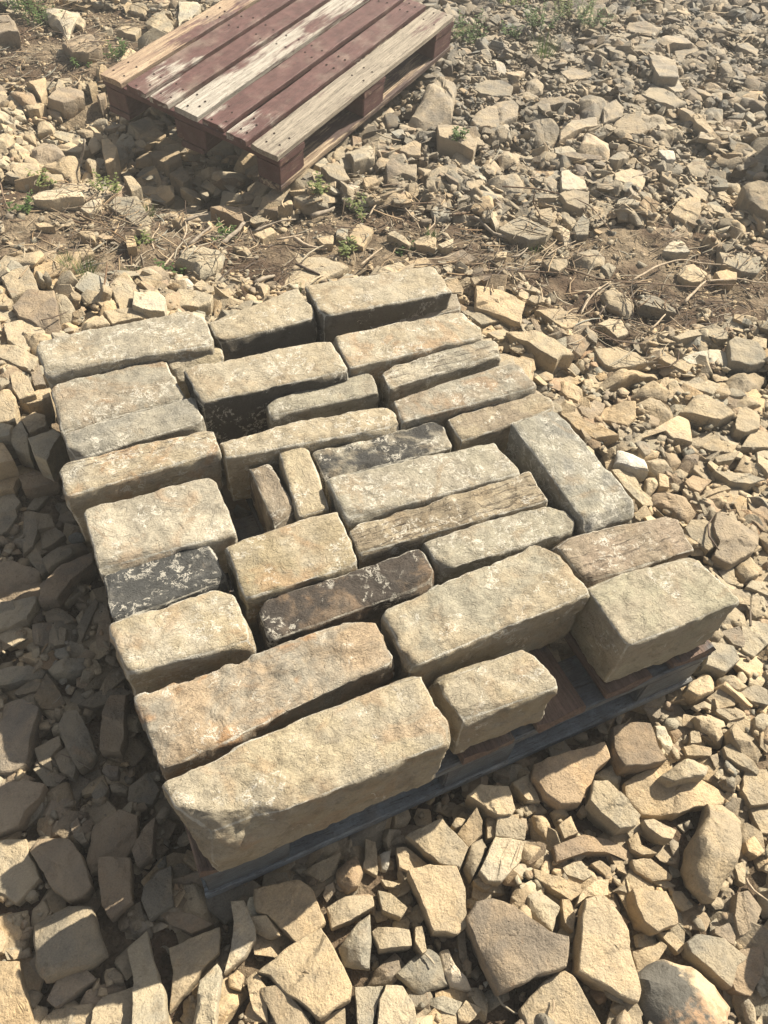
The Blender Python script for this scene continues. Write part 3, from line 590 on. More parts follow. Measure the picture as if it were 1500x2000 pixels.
t|f|-61|long cobble under the rounded tan one|123 3317 188 3311 260 3279 256 3203 205 3229
y|f|105|tan rounded stone below the yellow one at the left edge|-150 1957 -114 1949 -95 1914 -127 1897 -156 1904
y|r|0|small angular yellow stone with many facets, lower left|-38 266 -21 269 -14 256 -25 240 -40 252
g|f|12|dull brown slab right of the big right block stone's corner|1198 553 1219 541 1232 501 1216 492 1194 508
t|f|12|flat pale stone above the teardrop grey stone|978 326 1021 308 1021 289 987 295 973 320
y|f|114|long thin blade like slab standing on its edge|2559 2504 2591 2517 2576 2385 2563 2259 2537 2251 2530 2356
b|f|-26|brown slab straddling the red pallet's shadow edge|580 2517 625 2523 685 2495 670 2425 647 2436 612 2479
d|f|0|thin shaded stone below the sunlit cornered one|-269 874 -237 892 -218 882 -228 864 -262 866
t|f|24|upright pinkish stone near the right edge|1374 742 1408 756 1419 744 1382 702 1351 691
t|f|36|grey brown stone half hidden by the cream wedge|1108 1508 1162 1526 1188 1507 1172 1473 1121 1470
y|f|12|tan stone with a curled edge behind the ribbed block stone|1186 810 1227 804 1236 736 1215 731 1211 778
t|f|48|pale slab beneath a pinkish brown block|2223 2008 2269 2042 2296 2003 2302 1970 2238 1920 2219 1956
t|r|90|mound shaped grey pink stone far up at the right|3384 3393 3515 3493 3620 3521 3615 3393 3536 3378 3460 3409
t|f|24|flat tan block left of the red pallet, shadowed right side|140 3593 171 3626 219 3601 203 3497 174 3439 162 3534
t|f|0|small triangular tan stone in mid foreground right|583 180 603 180 617 151 598 147
g|f|48|upright grey stone with flat shaded face|1721 1960 1760 1986 1759 1956 1702 1872 1662 1884 1670 1917
t|r|80|grey tan round stone behind the yellow topped one|2108 2970 2168 3015 2160 2911 2118 2854 2048 2871
t|f|39|tan slab on the twig covered soil|1119 2021 1180 2045 1203 2021 1169 1963 1117 1996
y|f|24|slim yellow shard leaning against the brick shaped stone|255 209 266 206 257 171 249 170 246 189
g|f|24|curved thin stone lit along one edge in the upper shade|-179 1306 -154 1336 -109 1361 -136 1320 -160 1299
t|f|12|small tan block below the flat topped tan stone|1208 597 1249 589 1221 548 1203 563
g|r|36|grey stone crossed by a twig shadow|1699 2068 1735 2062 1726 1970 1685 1941 1680 2003
t|r|-30|pale ovoid cobble standing in the left heap|136 3367 159 3398 188 3292 176 3248 122 3256
b|f|105|brown stone half hidden under the back left block stone|-96 1671 -73 1701 -70 1614 -95 1617
t|r|48|rusty cream cube stone among the twigs|1746 2245 1793 2283 1815 2242 1771 2172 1738 2165 1732 2208
b|r|21|dark tan stone in the left cobble heap|68 3486 99 3524 152 3504 159 3412 105 3426
y|r|0|small angular yellow stone right of the trapezoid one|567 285 596 285 595 267 568 259
d|f|24|dark stone between the broad shaded slab and the ridged one|-192 1174 -171 1170 -163 1132 -176 1118 -192 1155
l|f|48|bright white topped stone with a smooth shaded front|1889 1707 1970 1751 1983 1717 1978 1673 1929 1682
g|f|78|flat grey stone with dark centre near the far right edge|3391 3101 3483 3110 3462 3015 3389 2949 3348 3027
y|r|24|yellow striped small stone by the diagonal block stone|1227 893 1259 891 1233 857 1200 841 1190 849
g|f|114|narrow grey and ochre slab behind the leaning yellow slab|2727 3104 2808 3112 2938 3158 2866 3072 2781 3026 2729 3064
o|r|78|salmon orange stone with dark left hollow|3166 2856 3292 2878 3250 2798 3169 2754 3124 2777
y|f|12|small upright yellow block in the centre foreground rubble|451 320 468 314 445 283 433 286
t|f|39|grey brown block half sunk behind the pallet's back right corner|1111 1795 1152 1782 1145 1724 1127 1700 1105 1729
g|f|0|small flat stone half shaded above the corner slab|-341 438 -315 430 -318 415 -339 420
y|f|0|small yellow upright stone near the right edge of the foreground|816 78 841 76 814 45 807 55
g|r|78|mossy grey stone left of the leaning yellow slab|2554 2903 2612 2925 2610 2841 2521 2758 2507 2796
g|f|80|slate coloured slab behind the weeds|2613 3705 2686 3707 2691 3582 2609 3525 2595 3602
t|f|39|pale plate sunk in soil|1472 1794 1548 1766 1531 1738 1488 1720 1470 1758
d|f|-75|shaded flat stone at the edge of the red pallet's shadow|527 2886 584 2925 601 2854 557 2803
y|f|68|small peach stone in front of the bright white boulder|2078 3093 2159 3146 2176 3118 2147 3040 2093 3006 2065 3024
d|r|-63|shaded rounded stone by the knobbly yellow stone|374 3198 421 3174 414 3070 369 3026 382 3114
l|r|36|pale twisted stone beside the smooth grey boulder|1640 1992 1655 1973 1663 1925 1643 1860 1616 1877 1622 1938
t|f|68|squared grey tan stone between the weeds, upper right|2552 3429 2651 3436 2529 3268 2490 3263
y|f|48|layered yellow stone at the right edge of the twig tangle|1967 1538 2019 1540 2040 1515 2012 1482 1962 1498
y|r|48|tan stone behind the pitted grey boulder|1572 2407 1639 2443 1660 2382 1611 2353 1572 2375
y|f|48|small cream stone, twigs beside it|1618 2059 1667 2052 1631 1988 1597 1962 1591 2008
t|r|48|light grey brown stone above the dark hollow|2409 2033 2467 2049 2478 1997 2451 1949 2418 1951
b|f|80|dark topped thin slab under the cream stone|1845 2320 1917 2326 2030 2281 2013 2264 1913 2283
w|r|0|bright white limestone chip under the pallet rail|253 339 274 338 259 315 253 311 245 315
b|f|12|small brown lump catching light in the shade|-148 659 -137 665 -118 654 -124 636 -139 642
y|r|22|small pyramid stone right of the rugged pyramid stone|1288 1278 1309 1283 1303 1236 1266 1205 1262 1226
t|r|48|small rounded stone at the top by the red pallet|700 4285 755 4331 786 4213 749 4166 697 4213
b|r|-34|brown wedge in the left cobble heap|159 3471 187 3489 234 3452 227 3352 194 3398
t|f|78|rounded pale stone under the salmon pentagonal one|2036 2252 2107 2296 2146 2294 2131 2244 2058 2220
t|f|0|narrow upright tan wedge in mid foreground right|623 180 638 163 632 139 620 153
y|f|80|yellow topped stone with a dark flank|1991 2874 2084 2851 2067 2800 2024 2779 1993 2797
g|r|78|brown grey angular stone in the far rubble|3199 3061 3310 3119 3261 3006 3192 2941 3188 3022
l|f|25|flat pale slab left of the pitted grey one|164 2559 193 2578 238 2583 225 2541 186 2517
t|f|78|cream topped crest of stone behind the leaning yellow slab|2991 3081 3140 3095 3113 3053 2999 3025 2919 2940
t|f|34|small flat brown slab near the right edge|1428 882 1495 867 1457 850 1417 860
y|f|68|cream stone and slab under the pale grey boulder|1895 2404 1962 2404 1971 2365 1930 2340 1872 2365
t|f|27|tan triangle behind the rough lumpy boulder|418 2038 477 2083 478 2034 436 2014
g|r|0|small pale grey stone in the shade near the front block stone|-141 632 -123 631 -111 619 -118 609 -141 621
g|r|0|small flat grey pebble just under the rail, above the bright yellow stone|267 354 305 351 311 339 302 337 276 346
t|r|78|yellow grey pebble right of the pale cobble|2918 2766 2976 2776 2959 2696 2896 2665 2863 2685
y|f|51|cream upright brick in the soil|261 2318 285 2315 279 2232 250 2233
t|f|48|pale stone with a wavy edge by the dark hollow|2257 1915 2278 1901 2286 1831 2249 1821 2227 1857
l|f|51|pale squarish stone by the back middle block stone|383 1975 413 1995 442 1942 415 1929
t|f|78|beige pointed stone beside the smooth cobble|2417 2451 2490 2452 2487 2402 2429 2388 2388 2399
g|f|48|grey slab crossed by a long twig|1640 2170 1681 2162 1732 2119 1716 2100 1647 2128
t|f|12|tiny upright block standing above the brick like small stone|899 308 916 303 902 280 881 287
t|r|105|small yellow fragment touching the back left block stone|-6 1829 8 1854 43 1836 30 1804
t|r|-72|rounded tan cobble right of the ovoid one|202 3412 238 3435 272 3419 279 3342 235 3360
t|f|51|pale wedge on the twigs|1456 2297 1528 2297 1509 2262 1451 2238 1442 2261
t|r|48|tan stone leaning on the bright white boulder|433 4230 467 4232 479 4134 452 4055 427 4093
t|f|78|grey tan block near the far right edge|3588 3295 3672 3316 3675 3261 3601 3187 3545 3213
t|f|0|small flat tan stone under the yellow triangular stone|516 314 545 308 544 295 522 294
t|r|24|small chunky tan stone at the upper right|1295 883 1322 883 1342 865 1304 850 1290 865
t|f|48|pale craggy stone between white boulder and red pallet|584 3985 637 3999 692 3971 651 3897 614 3921
t|f|80|brown stone with shaded hollow among the weeds|2400 3612 2435 3546 2508 3575 2450 3500 2357 3477
g|f|24|thin slab with a dark underside above the striped stone|1312 794 1388 794 1392 776 1356 782 1310 783
t|f|39|pale blade of stone in the soil|1050 2085 1083 2093 1111 2015 1091 2004 1066 2055
y|f|12|small yellow stone tucked under the large pale slab|377 236 390 236 402 213 388 214 381 224
w|r|48|small white crystalline lump behind the back left block stone|353 2030 379 2043 391 2003 379 1982 350 1995
t|f|24|tan stone behind the yellow striped one|1256 887 1277 875 1254 840 1234 852
y|f|28|cream flat stone near the dry stalks|645 2227 712 2250 721 2221 666 2195
t|f|0|tan wedge in the soil below the red pallet|344 2753 371 2761 391 2690 351 2672
t|f|-5|pale tan stone in the left cobble heap|104 3433 171 3467 186 3431 154 3389 115 3399
t|r|51|small curved cream shard behind the back middle block stone|514 1897 530 1909 545 1865 528 1850 498 1860
t|r|51|pale pointed stone in the soil, left|125 2360 154 2384 175 2345 169 2314 144 2330
t|r|-23|small tan cobble at the left of the heap|55 3253 92 3272 111 3238 103 3182 67 3203
t|f|51|small square tan stone left of the cubic brown one|1110 2419 1164 2433 1156 2385 1097 2363
g|f|78|sharp grey slab near the far right edge|3493 3424 3555 3427 3545 3304 3493 3270 3480 3364
t|r|68|cream rounded stone by tuft of long grass|2330 3366 2397 3338 2463 3337 2451 3232 2376 3133 2442 3274
t|r|12|pinkish small stone under the rail|385 331 400 340 415 331 405 323 389 323
y|r|25|yellow rough stone by the branches|429 2425 466 2414 474 2376 451 2357 429 2390
t|r|-27|small bright faceted cobble right of the heap|246 2984 276 3025 288 2961 257 2901
t|f|48|small pale cube by the dark hollow|2338 1967 2380 1970 2356 1915 2328 1886 2310 1921
g|f|78|long low grey slab at the upper right|2753 3299 2889 3355 2925 3332 2887 3298 2769 3267
w|f|78|white flat stone in the debris, upper right|2265 2251 2336 2241 2303 2186 2264 2188
t|r|36|rusty tan slab in the twigs|1825 2027 1863 2063 1857 2033 1800 1951 1777 1950
b|r|0|small round brown pebble by the mottled cobble|868 327 888 324 887 311 863 302
t|f|0|small pink tan stone below the pointed flat one|666 112 688 107 700 92 680 96
g|f|27|flat grey plate lying in soil behind the back block stones|918 2184 949 2165 918 2114 895 2139
y|f|0|small yellow wedge above the sharp sided yellow stone|237 301 261 285 263 275 240 287
y|r|36|small yellow stone with dark left side in the soil|559 2164 590 2179 612 2131 593 2121 566 2146
y|f|39|small pale brick in the soil|826 2131 879 2123 864 2085 832 2087
t|f|24|thin curved tan shard on edge, right of the dark faceted stone|1301 805 1310 799 1291 737 1280 736
t|f|90|peaked beige stone attached to the oval slab|3237 3332 3262 3312 3224 3188 3187 3168 3180 3227
y|f|26|pale wedge in the soil by the dry stalks|832 2146 890 2145 873 2108 839 2110
w|f|38|pale chip in the soil below the red pallet|1023 2419 1061 2423 1086 2391 1032 2367
g|r|78|pale cobble with shaded front, right of the leaning yellow slab|2812 2804 2878 2825 2856 2698 2835 2680 2834 2763
y|f|0|slim yellow sliver standing on edge, lower right|625 137 625 127 608 79 604 81 615 111
g|f|27|grey pentagonal plate by the dry stalks|908 2165 935 2183 943 2145 914 2120 899 2142
b|f|90|blocky brown stone far up at the right|3230 3503 3288 3459 3262 3372 3239 3362 3211 3460
g|f|68|grey flat stone among the weeds|2134 3478 2242 3482 2203 3422 2124 3439
g|f|39|pair of pale angular stones in the soil|1639 1703 1671 1710 1678 1675 1642 1654
o|f|68|orange brown flat stone among the weeds|2249 3494 2351 3472 2329 3435 2232 3443
y|f|51|small yellow stone in the pallet's shadow edge|1284 2694 1329 2717 1340 2679 1316 2651 1288 2664
y|f|39|small yellow stone in soil near the weeds|1183 1976 1246 1986 1225 1945 1191 1956
t|f|51|tan stone with a shaded left face near the flat beige slab|564 1923 589 1922 590 1900 560 1860 565 1901
y|f|39|small yellow stone sunk in the soil beside the weeds|1343 1881 1384 1872 1364 1841 1330 1848
t|f|12|yellow grey wedge at the red pallet's left corner|374 3554 401 3582 403 3506 367 3461
b|f|2|brown stone under the red pallet's left corner|388 3467 425 3464 411 3395 386 3375
y|r|39|pale pointed chip in the soil|1311 2225 1336 2242 1331 2176 1300 2171
o|f|68|orange topped wedge next to the red pallet's right end|1998 3374 2033 3366 2026 3290 1993 3235 1995 3285
y|f|38|cream chip above the upright brick|298 2347 340 2359 345 2336 317 2316
y|f|39|pale chip with dark underside in the soil, left|14 2470 46 2465 69 2428 26 2441
t|r|48|small tan stone beside the red pallet's left corner|420 3614 452 3635 467 3574 425 3556
t|f|0|small tan triangle standing beside the rounded yellow slab|613 266 629 273 626 254 614 256
t|f|-7|small tan stone left edge with twig|2 3372 37 3381 41 3337 14 3314
y|f|15|lit wedge at the edge of the red pallet's shadow|784 2391 847 2429 838 2389 808 2388
"""
TWIGS = """
5|b|long dark arched branch lying across the grey stones|1561 2219 55 1663 2173 55 1739 2111 55 1789 2033 55 1793 1970 55 1781 1900 55 1770 1838 55
11|g|bent grey branch at the foot of the smooth grey boulder|1376 2107 30 1399 2081 30 1402 1990 30 1447 1949 30 1483 1894 30 1551 1899 30
7|g|short grey stick between bent branch and bright grass tuft|1386 1845 30 1418 1847 30 1468 1878 30
4|p|pale straight stick leaning right of the bright grass tuft|1497 1814 30 1564 1843 30 1648 1864 30
5|b|dark twig lying in soil behind the cream rectangular slab|1363 1771 30 1442 1741 30 1500 1711 30
5|b|long dark twig running right across the soil patch|1508 1748 30 1549 1707 30 1592 1653 30 1661 1615 30 1727 1581 30
6|p|curved pale root rising from the soil patch|1434 1509 30 1478 1553 30 1532 1587 30 1626 1626 30
7|p|long forked looking twig sweeping over the split tan stone|1679 1589 45 1787 1626 45 1880 1639 45 1923 1629 45 1978 1592 45 2040 1563 45
7|p|pale bent twig at the right edge of the tangle|1909 1508 45 2018 1487 45 2071 1449 45 2122 1429 45
4|b|thin dark twig running to the right edge of the tangle|1616 1601 45 1739 1552 45 1849 1495 45 1930 1483 45 2110 1416 45
9|p|thick pale splintered stick slanting down in the tangle|1768 1439 45 1823 1472 45 1913 1513 45
8|g|grey straight stick resting on the wide pale slab|2082 2151 45 2178 2171 45 2272 2186 45
16|p|pale jointed stick like a bone by the dark hollow|2134 1722 45 2193 1710 45 2263 1685 45
5|p|pale curved twig left of the rounded grey brown stone|1413 1487 50 1473 1539 50 1551 1588 50
5|b|dark straight twig above the wide flat tan stone|1395 1424 50 1423 1381 50 1443 1327 50
6|p|short curved root under the dark wedge|1572 1357 50 1617 1377 50 1663 1403 50
4|p|thin pale twig ending at the broad tan block|1667 1388 50 1672 1316 50
6|p|long brown twig curving up left of the rough lumpy boulder|296 2108 22 363 2179 22 414 2243 22 453 2323 22 464 2380 22
10|g|thick grey stick at the edge of the red pallet's shadow|462 2372 22 508 2393 22 545 2395 22
10|g|straight grey brown stick above the rough lumpy boulder|434 2237 22 479 2272 22 533 2320 22
16|g|thick weathered piece of wood beside the leafy green weed|537 2213 22 590 2255 22 643 2308 22
7|g|grey stick crossing the dry stalks below the red pallet's corner|657 2251 22 732 2280 22 809 2283 22
7|p|pale stick lowest among the dry stalks|708 2184 22 750 2184 22 797 2186 22
15|g|stout brown stick end among the dry stalks|867 2284 22 913 2302 22 961 2320 22
14|p|bleached flat splinter of wood on the soil|762 2167 22 794 2115 22 842 2083 22
9|d|dark stick lying on the very large flat beige slab|718 2034 22 744 1994 22 769 1955 22
14|g|short thick stick at the left edge of the flat beige slab|563 1977 22 596 1985 22 638 1994 22
4|p|thin whitish straw in the red pallet's shadow|660 2374 22 669 2344 22 684 2304 22
7|g|crooked upright twig standing right of the honey stone|236 2674 181 216 2676 129 188 2678 77 188 2678 40
5|b|dark curved twig at the left edge of the soil|-52 2791 20 -53 2679 20 -46 2571 20
7|b|dark twig half buried in the soil, left|104 2529 20 131 2482 20 191 2437 20
5|p|small forked dry twig above the pale cream brick|331 2244 20 338 2308 20 375 2363 20
9|g|grey stub standing behind the squared white stone|279 2161 0 276 2161 33 276 2161 61
6|p|brown twig end leaning behind the squared white stone|289 2103 20 337 2148 20 373 2191 20
22|p|pale wooden stub upright behind the squared white stone|272 2073 0 275 2073 28 276 2073 51
6|p|short pale stick in the soil below the red pallet|1048 2218 30 1085 2263 30 1120 2295 30
6|b|brown stick under the red pallet's near corner|886 2379 30 918 2398 30 948 2424 30
6|p|pale stick leaning on the grey block|1131 2528 30 1186 2555 30 1230 2581 30
6|g|grey stick rising behind the cubic brown stone|1275 2607 30 1328 2648 30 1382 2691 30
14|p|pale splintered stump beside the cubic brown stone|1228 2557 69 1241 2551 40 1250 2547 10
6|p|pale stick leaning right of the cubic brown stone|1327 2409 30 1364 2450 30 1410 2497 30
5|b|long thin twig in front of the cubic brown stone|1173 2241 30 1226 2244 30 1284 2231 30 1351 2216 30 1426 2164 30
10|b|dark knobbly branch running to the pitted boulder|1311 2138 30 1383 2135 30 1457 2160 30
5|p|short bent twig on the soil|1185 2064 30 1237 2106 30 1259 2145 30
4|p|upright thin straw by the weeds below the pallet|976 2277 10 979 2276 50 980 2275 79
6|p|short yellow splinter on the soil|1185 2223 30 1184 2177 30 1191 2138 30
7|p|pale forked stick behind the back right block stone|901 1950 30 955 1989 30 1008 2021 30
5|b|thin twig hanging over the upright cream stone|1565 2033 125 1568 2031 91 1588 2015 60 1598 2007 35
6|b|brown root beside the dark brown block under the pallet|742 354 0 741 323 0 729 285 0
4|p|thin stem at the foot of the dark brown block|737 307 0 773 290 0
4|b|dark twig against the leaning yellow slab|2621 2879 90 2722 2991 90 2830 3070 90
5|p|pale upright stalk in the far rubble|2985 2812 150 2995 2801 108 3005 2790 70
4|p|thin pale stem by the right edge of the foreground|809 52 20 809 31 20 820 9 20
"""
WEEDS = """
12|l|leafy weed growing against the red pallet's right end|2087 3456 30
11|y|yellow green weed at the top edge behind the pallet's right end|2499 3809 30
11|l|tall leafy weed between the shaded hollow stone and grey slab|2498 3495 30
14|y|large bright leafy weed at the top edge|2747 3613 30
10|l|dark leafy weed above the squared grey tan stone|2760 3437 30
6|l|small weed on the orange brown flat stone|2305 3452 30
10|g|tuft of long grass beside the cream rounded stone|2330 3186 30
6|l|thin sprig on the tan boulder in front of the big one|1524 2506 30
11|l|leafy weed at the top edge in the far rubble|3175 3671 30
8|y|small weed at the top edge, far right|3787 3722 30
6|g|bright grass tuft under the bent grey branch|1506 1886 5
8|y|straggly weed on the soil below the red pallet|1040 2287 5
8|y|straggly weed by the near corner of the red pallet|953 2421 5
5|g|small grass tuft behind the back right block stone|1187 2029 5
5|l|small dark weed by the pale blade of stone|1079 2024 5
8|l|fresh green weed under the brown slab|573 2305 5
9|l|dark weed beside the white crystalline lump|345 2096 5
7|y|low weed under the flat honey stone|64 2753 5
8|y|small weed above the pitted grey slab|280 2705 5
6|g|small grass tuft right of the pitted grey slab|379 2546 5
8|l|weed at the left edge of the soil|-13 2597 5
7|y|weed on the soil by the cream brick|311 2280 5
7|g|grass tuft behind the squared white stone|238 2123 5
9|g|low dark grass behind the stained brown boulder|105 2053 5
6|g|thin grass beside the stained brown boulder|70 2104 5
12|l|dense weed patch beside the bright white boulder|238 4296 5
9|l|low weed right of the dense weed patch|313 4204 5
7|l|weed at the left side of the red pallet|534 3769 5
5|l|small weed at the foot of the large brown boulder|369 3708 5
6|y|small weed right of the flat beige slab|897 2067 5
4|g|tiny grass tuft between the back block stones|688 1925 5
"""
SOIL = [[[-358, 3018], [39, 2785], [410, 2593], [574, 2421], [926, 2384], [1293, 2202], [1419, 2024], [1731, 1893], [1936, 1969], [2104, 1610], [2418, 1382], [2219, 1187], [1759, 1371], [1404, 1302], [1338, 1362], [1420, 1486], [1333, 1738], [1203, 1839], [680, 2009], [283, 2069], [63, 2074], [1, 2316], [-389, 2412]], [[-300, 4168], [434, 4393], [793, 4184], [736, 3760], [452, 3658], [334, 3581], [-321, 3742]]]
FRAME = [[0.16, 4.58], [4.27, 3.79], [0.71, -0.13], [-0.36, 0.34]]
RED = [[0.385, 3.1625, 0.1861], [0.831, 2.5006, 0.1322], [1.8242, 3.1579, 0.2793]]
# ---------------------------------------------------------------- data -> arrays
rng = np.random.default_rng(7)
random.seed(7)
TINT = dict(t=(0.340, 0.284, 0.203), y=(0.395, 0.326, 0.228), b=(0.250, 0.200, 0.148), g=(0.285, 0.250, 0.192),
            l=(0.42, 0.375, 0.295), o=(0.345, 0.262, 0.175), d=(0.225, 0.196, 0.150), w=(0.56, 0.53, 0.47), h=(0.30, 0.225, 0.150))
rocks = []
for ln in ROCKS.strip().split('\n'):
    col, kind, z, lab, pts = ln.split('|')
    p = np.array([int(a) for a in pts.split()], float).reshape(-1, 2) / 1000
    rocks.append((col, kind, int(z) / 1000, lab, p))

def inside(poly, X, Y):
    r = np.zeros(X.shape, bool)
    n = len(poly)
    for i in range(n):
        x0, y0 = poly[i - 1]; x1, y1 = poly[i]
        if y0 == y1: continue
        c = ((y0 > Y) != (y1 > Y)) & (X < (x1 - x0) * (Y - y0) / (y1 - y0) + x0)
        r ^= c
    return r

RES = 0.01
X0, X1, Y0, Y1 = -1.3, 5.6, -0.7, 6.4
gx = np.arange(X0, X1, RES); gy = np.arange(Y0, Y1, RES)
GX, GY = np.meshgrid(gx, gy, indexing='ij')
HERO = np.full(GX.shape, -1.0)
cent = []
for col, kind, z, lab, p in rocks:
    a = (p.min(0) - 0.005); b = (p.max(0) + 0.005)
    i0 = max(int((a[0] - X0) / RES), 0); i1 = min(int((b[0] - X0) / RES) + 2, GX.shape[0])
    j0 = max(int((a[1] - Y0) / RES), 0); j1 = min(int((b[1] - Y0) / RES) + 2, GX.shape[1])
    m = inside(p, GX[i0:i1, j0:j1], GY[i0:i1, j0:j1])
    s = HERO[i0:i1, j0:j1]; s[m] = np.maximum(s[m], z)
    cent.append((p[:, 0].mean(), p[:, 1].mean(), z))
for a_, b_, z_ in ((.45, 2.95, -.10), (.62, 2.72, -.10), (.30, 2.85, -.08), (.55, 2.50, -.05), (.75, 2.45, -.03), (.70, 2.9, -.12), (.95, 3.0, -.08), (1.2, 3.1, -.05), (.85, 2.7, -.07), (.42, 2.65, -.07), (1.1, 2.78, -.02), (1.4, 2.98, 0)):
    cent.append((a_, b_, z_)); cent.append((a_ + .03, b_, z_))  # added low points sink the rubble around the red pallet for deeper shade
cent = np.array(cent)
# smooth level of the rubble's top (inverse distance over the known stones) on a coarse grid
ST = 8
cgx = GX[::ST, ::ST]; cgy = GY[::ST, ::ST]
D = (cgx[..., None] - cent[:, 0]) ** 2 + (cgy[..., None] - cent[:, 1]) ** 2 + 0.02
W = 1 / D ** 2
LV = (W * cent[:, 2]).sum(-1) / W.sum(-1)
SO = np.zeros(cgx.shape)
for zpoly in SOIL:
    SO = np.maximum(SO, inside(np.array(zpoly, float) / 1000, cgx, cgy).astype(float))
def blur(A, k):
    for _ in range(k):
        A = np.pad(A, 1, mode='edge')
        A = (A[:-2, 1:-1] + A[2:, 1:-1] + A[1:-1, :-2] + A[1:-1, 2:] + 2 * A[1:-1, 1:-1]) / 6
    return A
SO = blur(SO, 2); LV = blur(LV, 3)
_a = np.array((.25, 3.1)); _b = np.array((.68, 2.48)); _d = _b - _a      # ground sunk along the red pallet's short end to deepen its shade
_t = np.clip(((cgx - _a[0]) * _d[0] + (cgy - _a[1]) * _d[1]) / (_d @ _d), 0, 1)
LV = LV - 0.075 * np.exp(-((cgx - _a[0] - _t * _d[0]) ** 2 + (cgy - _a[1] - _t * _d[1]) ** 2) / 0.17 ** 2)
def coarse(A, x, y):
    fx = np.clip((np.asarray(x) - X0) / (RES * ST), 0, A.shape[0] - 1.001); fy = np.clip((np.asarray(y) - Y0) / (RES * ST), 0, A.shape[1] - 1.001)
    i = fx.astype(int); j = fy.astype(int); a = fx - i; b = fy - j
    return (A[i, j] * (1 - a) * (1 - b) + A[i + 1, j] * a * (1 - b) + A[i, j + 1] * (1 - a) * b + A[i + 1, j + 1] * a * b)
def base_level(x, y):
    so = coarse(SO, x, y); lv = coarse(LV, x, y)
    h = (1 - so) * (lv - 0.042) + so * np.minimum(lv - 0.018, 0.012)
    x = np.asarray(x); y = np.asarray(y)
    d = np.maximum(np.maximum(-0.06 - x, x - 0.99), np.maximum(0.36 - y, y - 1.61))      # the yard is level where the stone pallet sits
    k = np.clip(1 - d / 0.05, 0, 1)
    return h * (1 - k) + np.minimum(h, -0.045) * k

# ---------------------------------------------------------------- ground
def np_noise(n, k, seed):
    r = np.random.default_rng(seed)
    a = r.random((k + 2, k + 2))
    t = np.linspace(0, k, n, endpoint=False)
    return a, t
def fbm2(x, y, sc, oct=4, seed=0):
    x = np.asarray(x); y = np.asarray(y)
    out = np.zeros(x.shape); amp = 1.0
    r = np.random.default_rng(seed)
    for o in range(oct):
        tab = r.random((64, 64))
        fx = x * sc + 100; fy = y * sc + 100
        i = np.floor(fx).astype(int); j = np.floor(fy).astype(int)
        a = fx - i; b = fy - j
        a = a * a * (3 - 2 * a); b = b * b * (3 - 2 * b)
        g = lambda p, q: tab[p % 64, q % 64]
        out += amp * ((g(i, j) * (1 - a) + g(i + 1, j) * a) * (1 - b) + (g(i, j + 1) * (1 - a) + g(i + 1, j + 1) * a) * b - 0.5)
        amp *= 0.5; sc *= 2.03
    return out

def build_ground():
    xs = np.concatenate([[-300, -80, -20, -6, -2.5], np.arange(X0, X1 + 0.001, 0.02), [7, 10, 20, 80, 300]])
    ys = np.concatenate([[-300, -80, -20, -6, -2], np.arange(Y0, Y1 + 0.001, 0.02), [8, 12, 24, 80, 300]])
    A, B = np.meshgrid(xs, ys, indexing='ij')
    cx = np.clip(A, X0, X1); cy = np.clip(B, Y0, Y1)
    z = base_level(cx, cy) + 0.020 * fbm2(A, B, 6, 3, 3) + 0.014 * fbm2(A, B, 28, 3, 5)
    n, m = A.shape
    V = np.stack([A.ravel(), B.ravel(), z.ravel()], 1)
    idx = np.arange(n * m).reshape(n, m)
    F = np.stack([idx[:-1, :-1].ravel(), idx[1:, :-1].ravel(), idx[1:, 1:].ravel(), idx[:-1, 1:].ravel()], 1)
    me = bpy.data.meshes.new('ground')
    me.vertices.add(len(V)); me.vertices.foreach_set('co', V.ravel())
    me.loops.add(F.size); me.loops.foreach_set('vertex_index', F.ravel())
    me.polygons.add(len(F)); me.polygons.foreach_set('loop_start', np.arange(0, F.size, 4))
    me.polygons.foreach_set('use_smooth', np.ones(len(F), bool))
    me.update(calc_edges=True); me.validate()
    o = link('ground', me, MAT_SOIL)
    tag(o, kind='structure')
build_ground()

# ---------------------------------------------------------------- single stones
def ring_resample(p, step):
    out = []
    n = len(p)
    for i in range(n):
        a = p[i]; b = p[(i + 1) % n]
        L = np.hypot(*(b - a))
        k = max(1, int(round(L / step)))
        for j in range(k):
            out.append(a + (b - a) * j / k)
    return np.array(out)

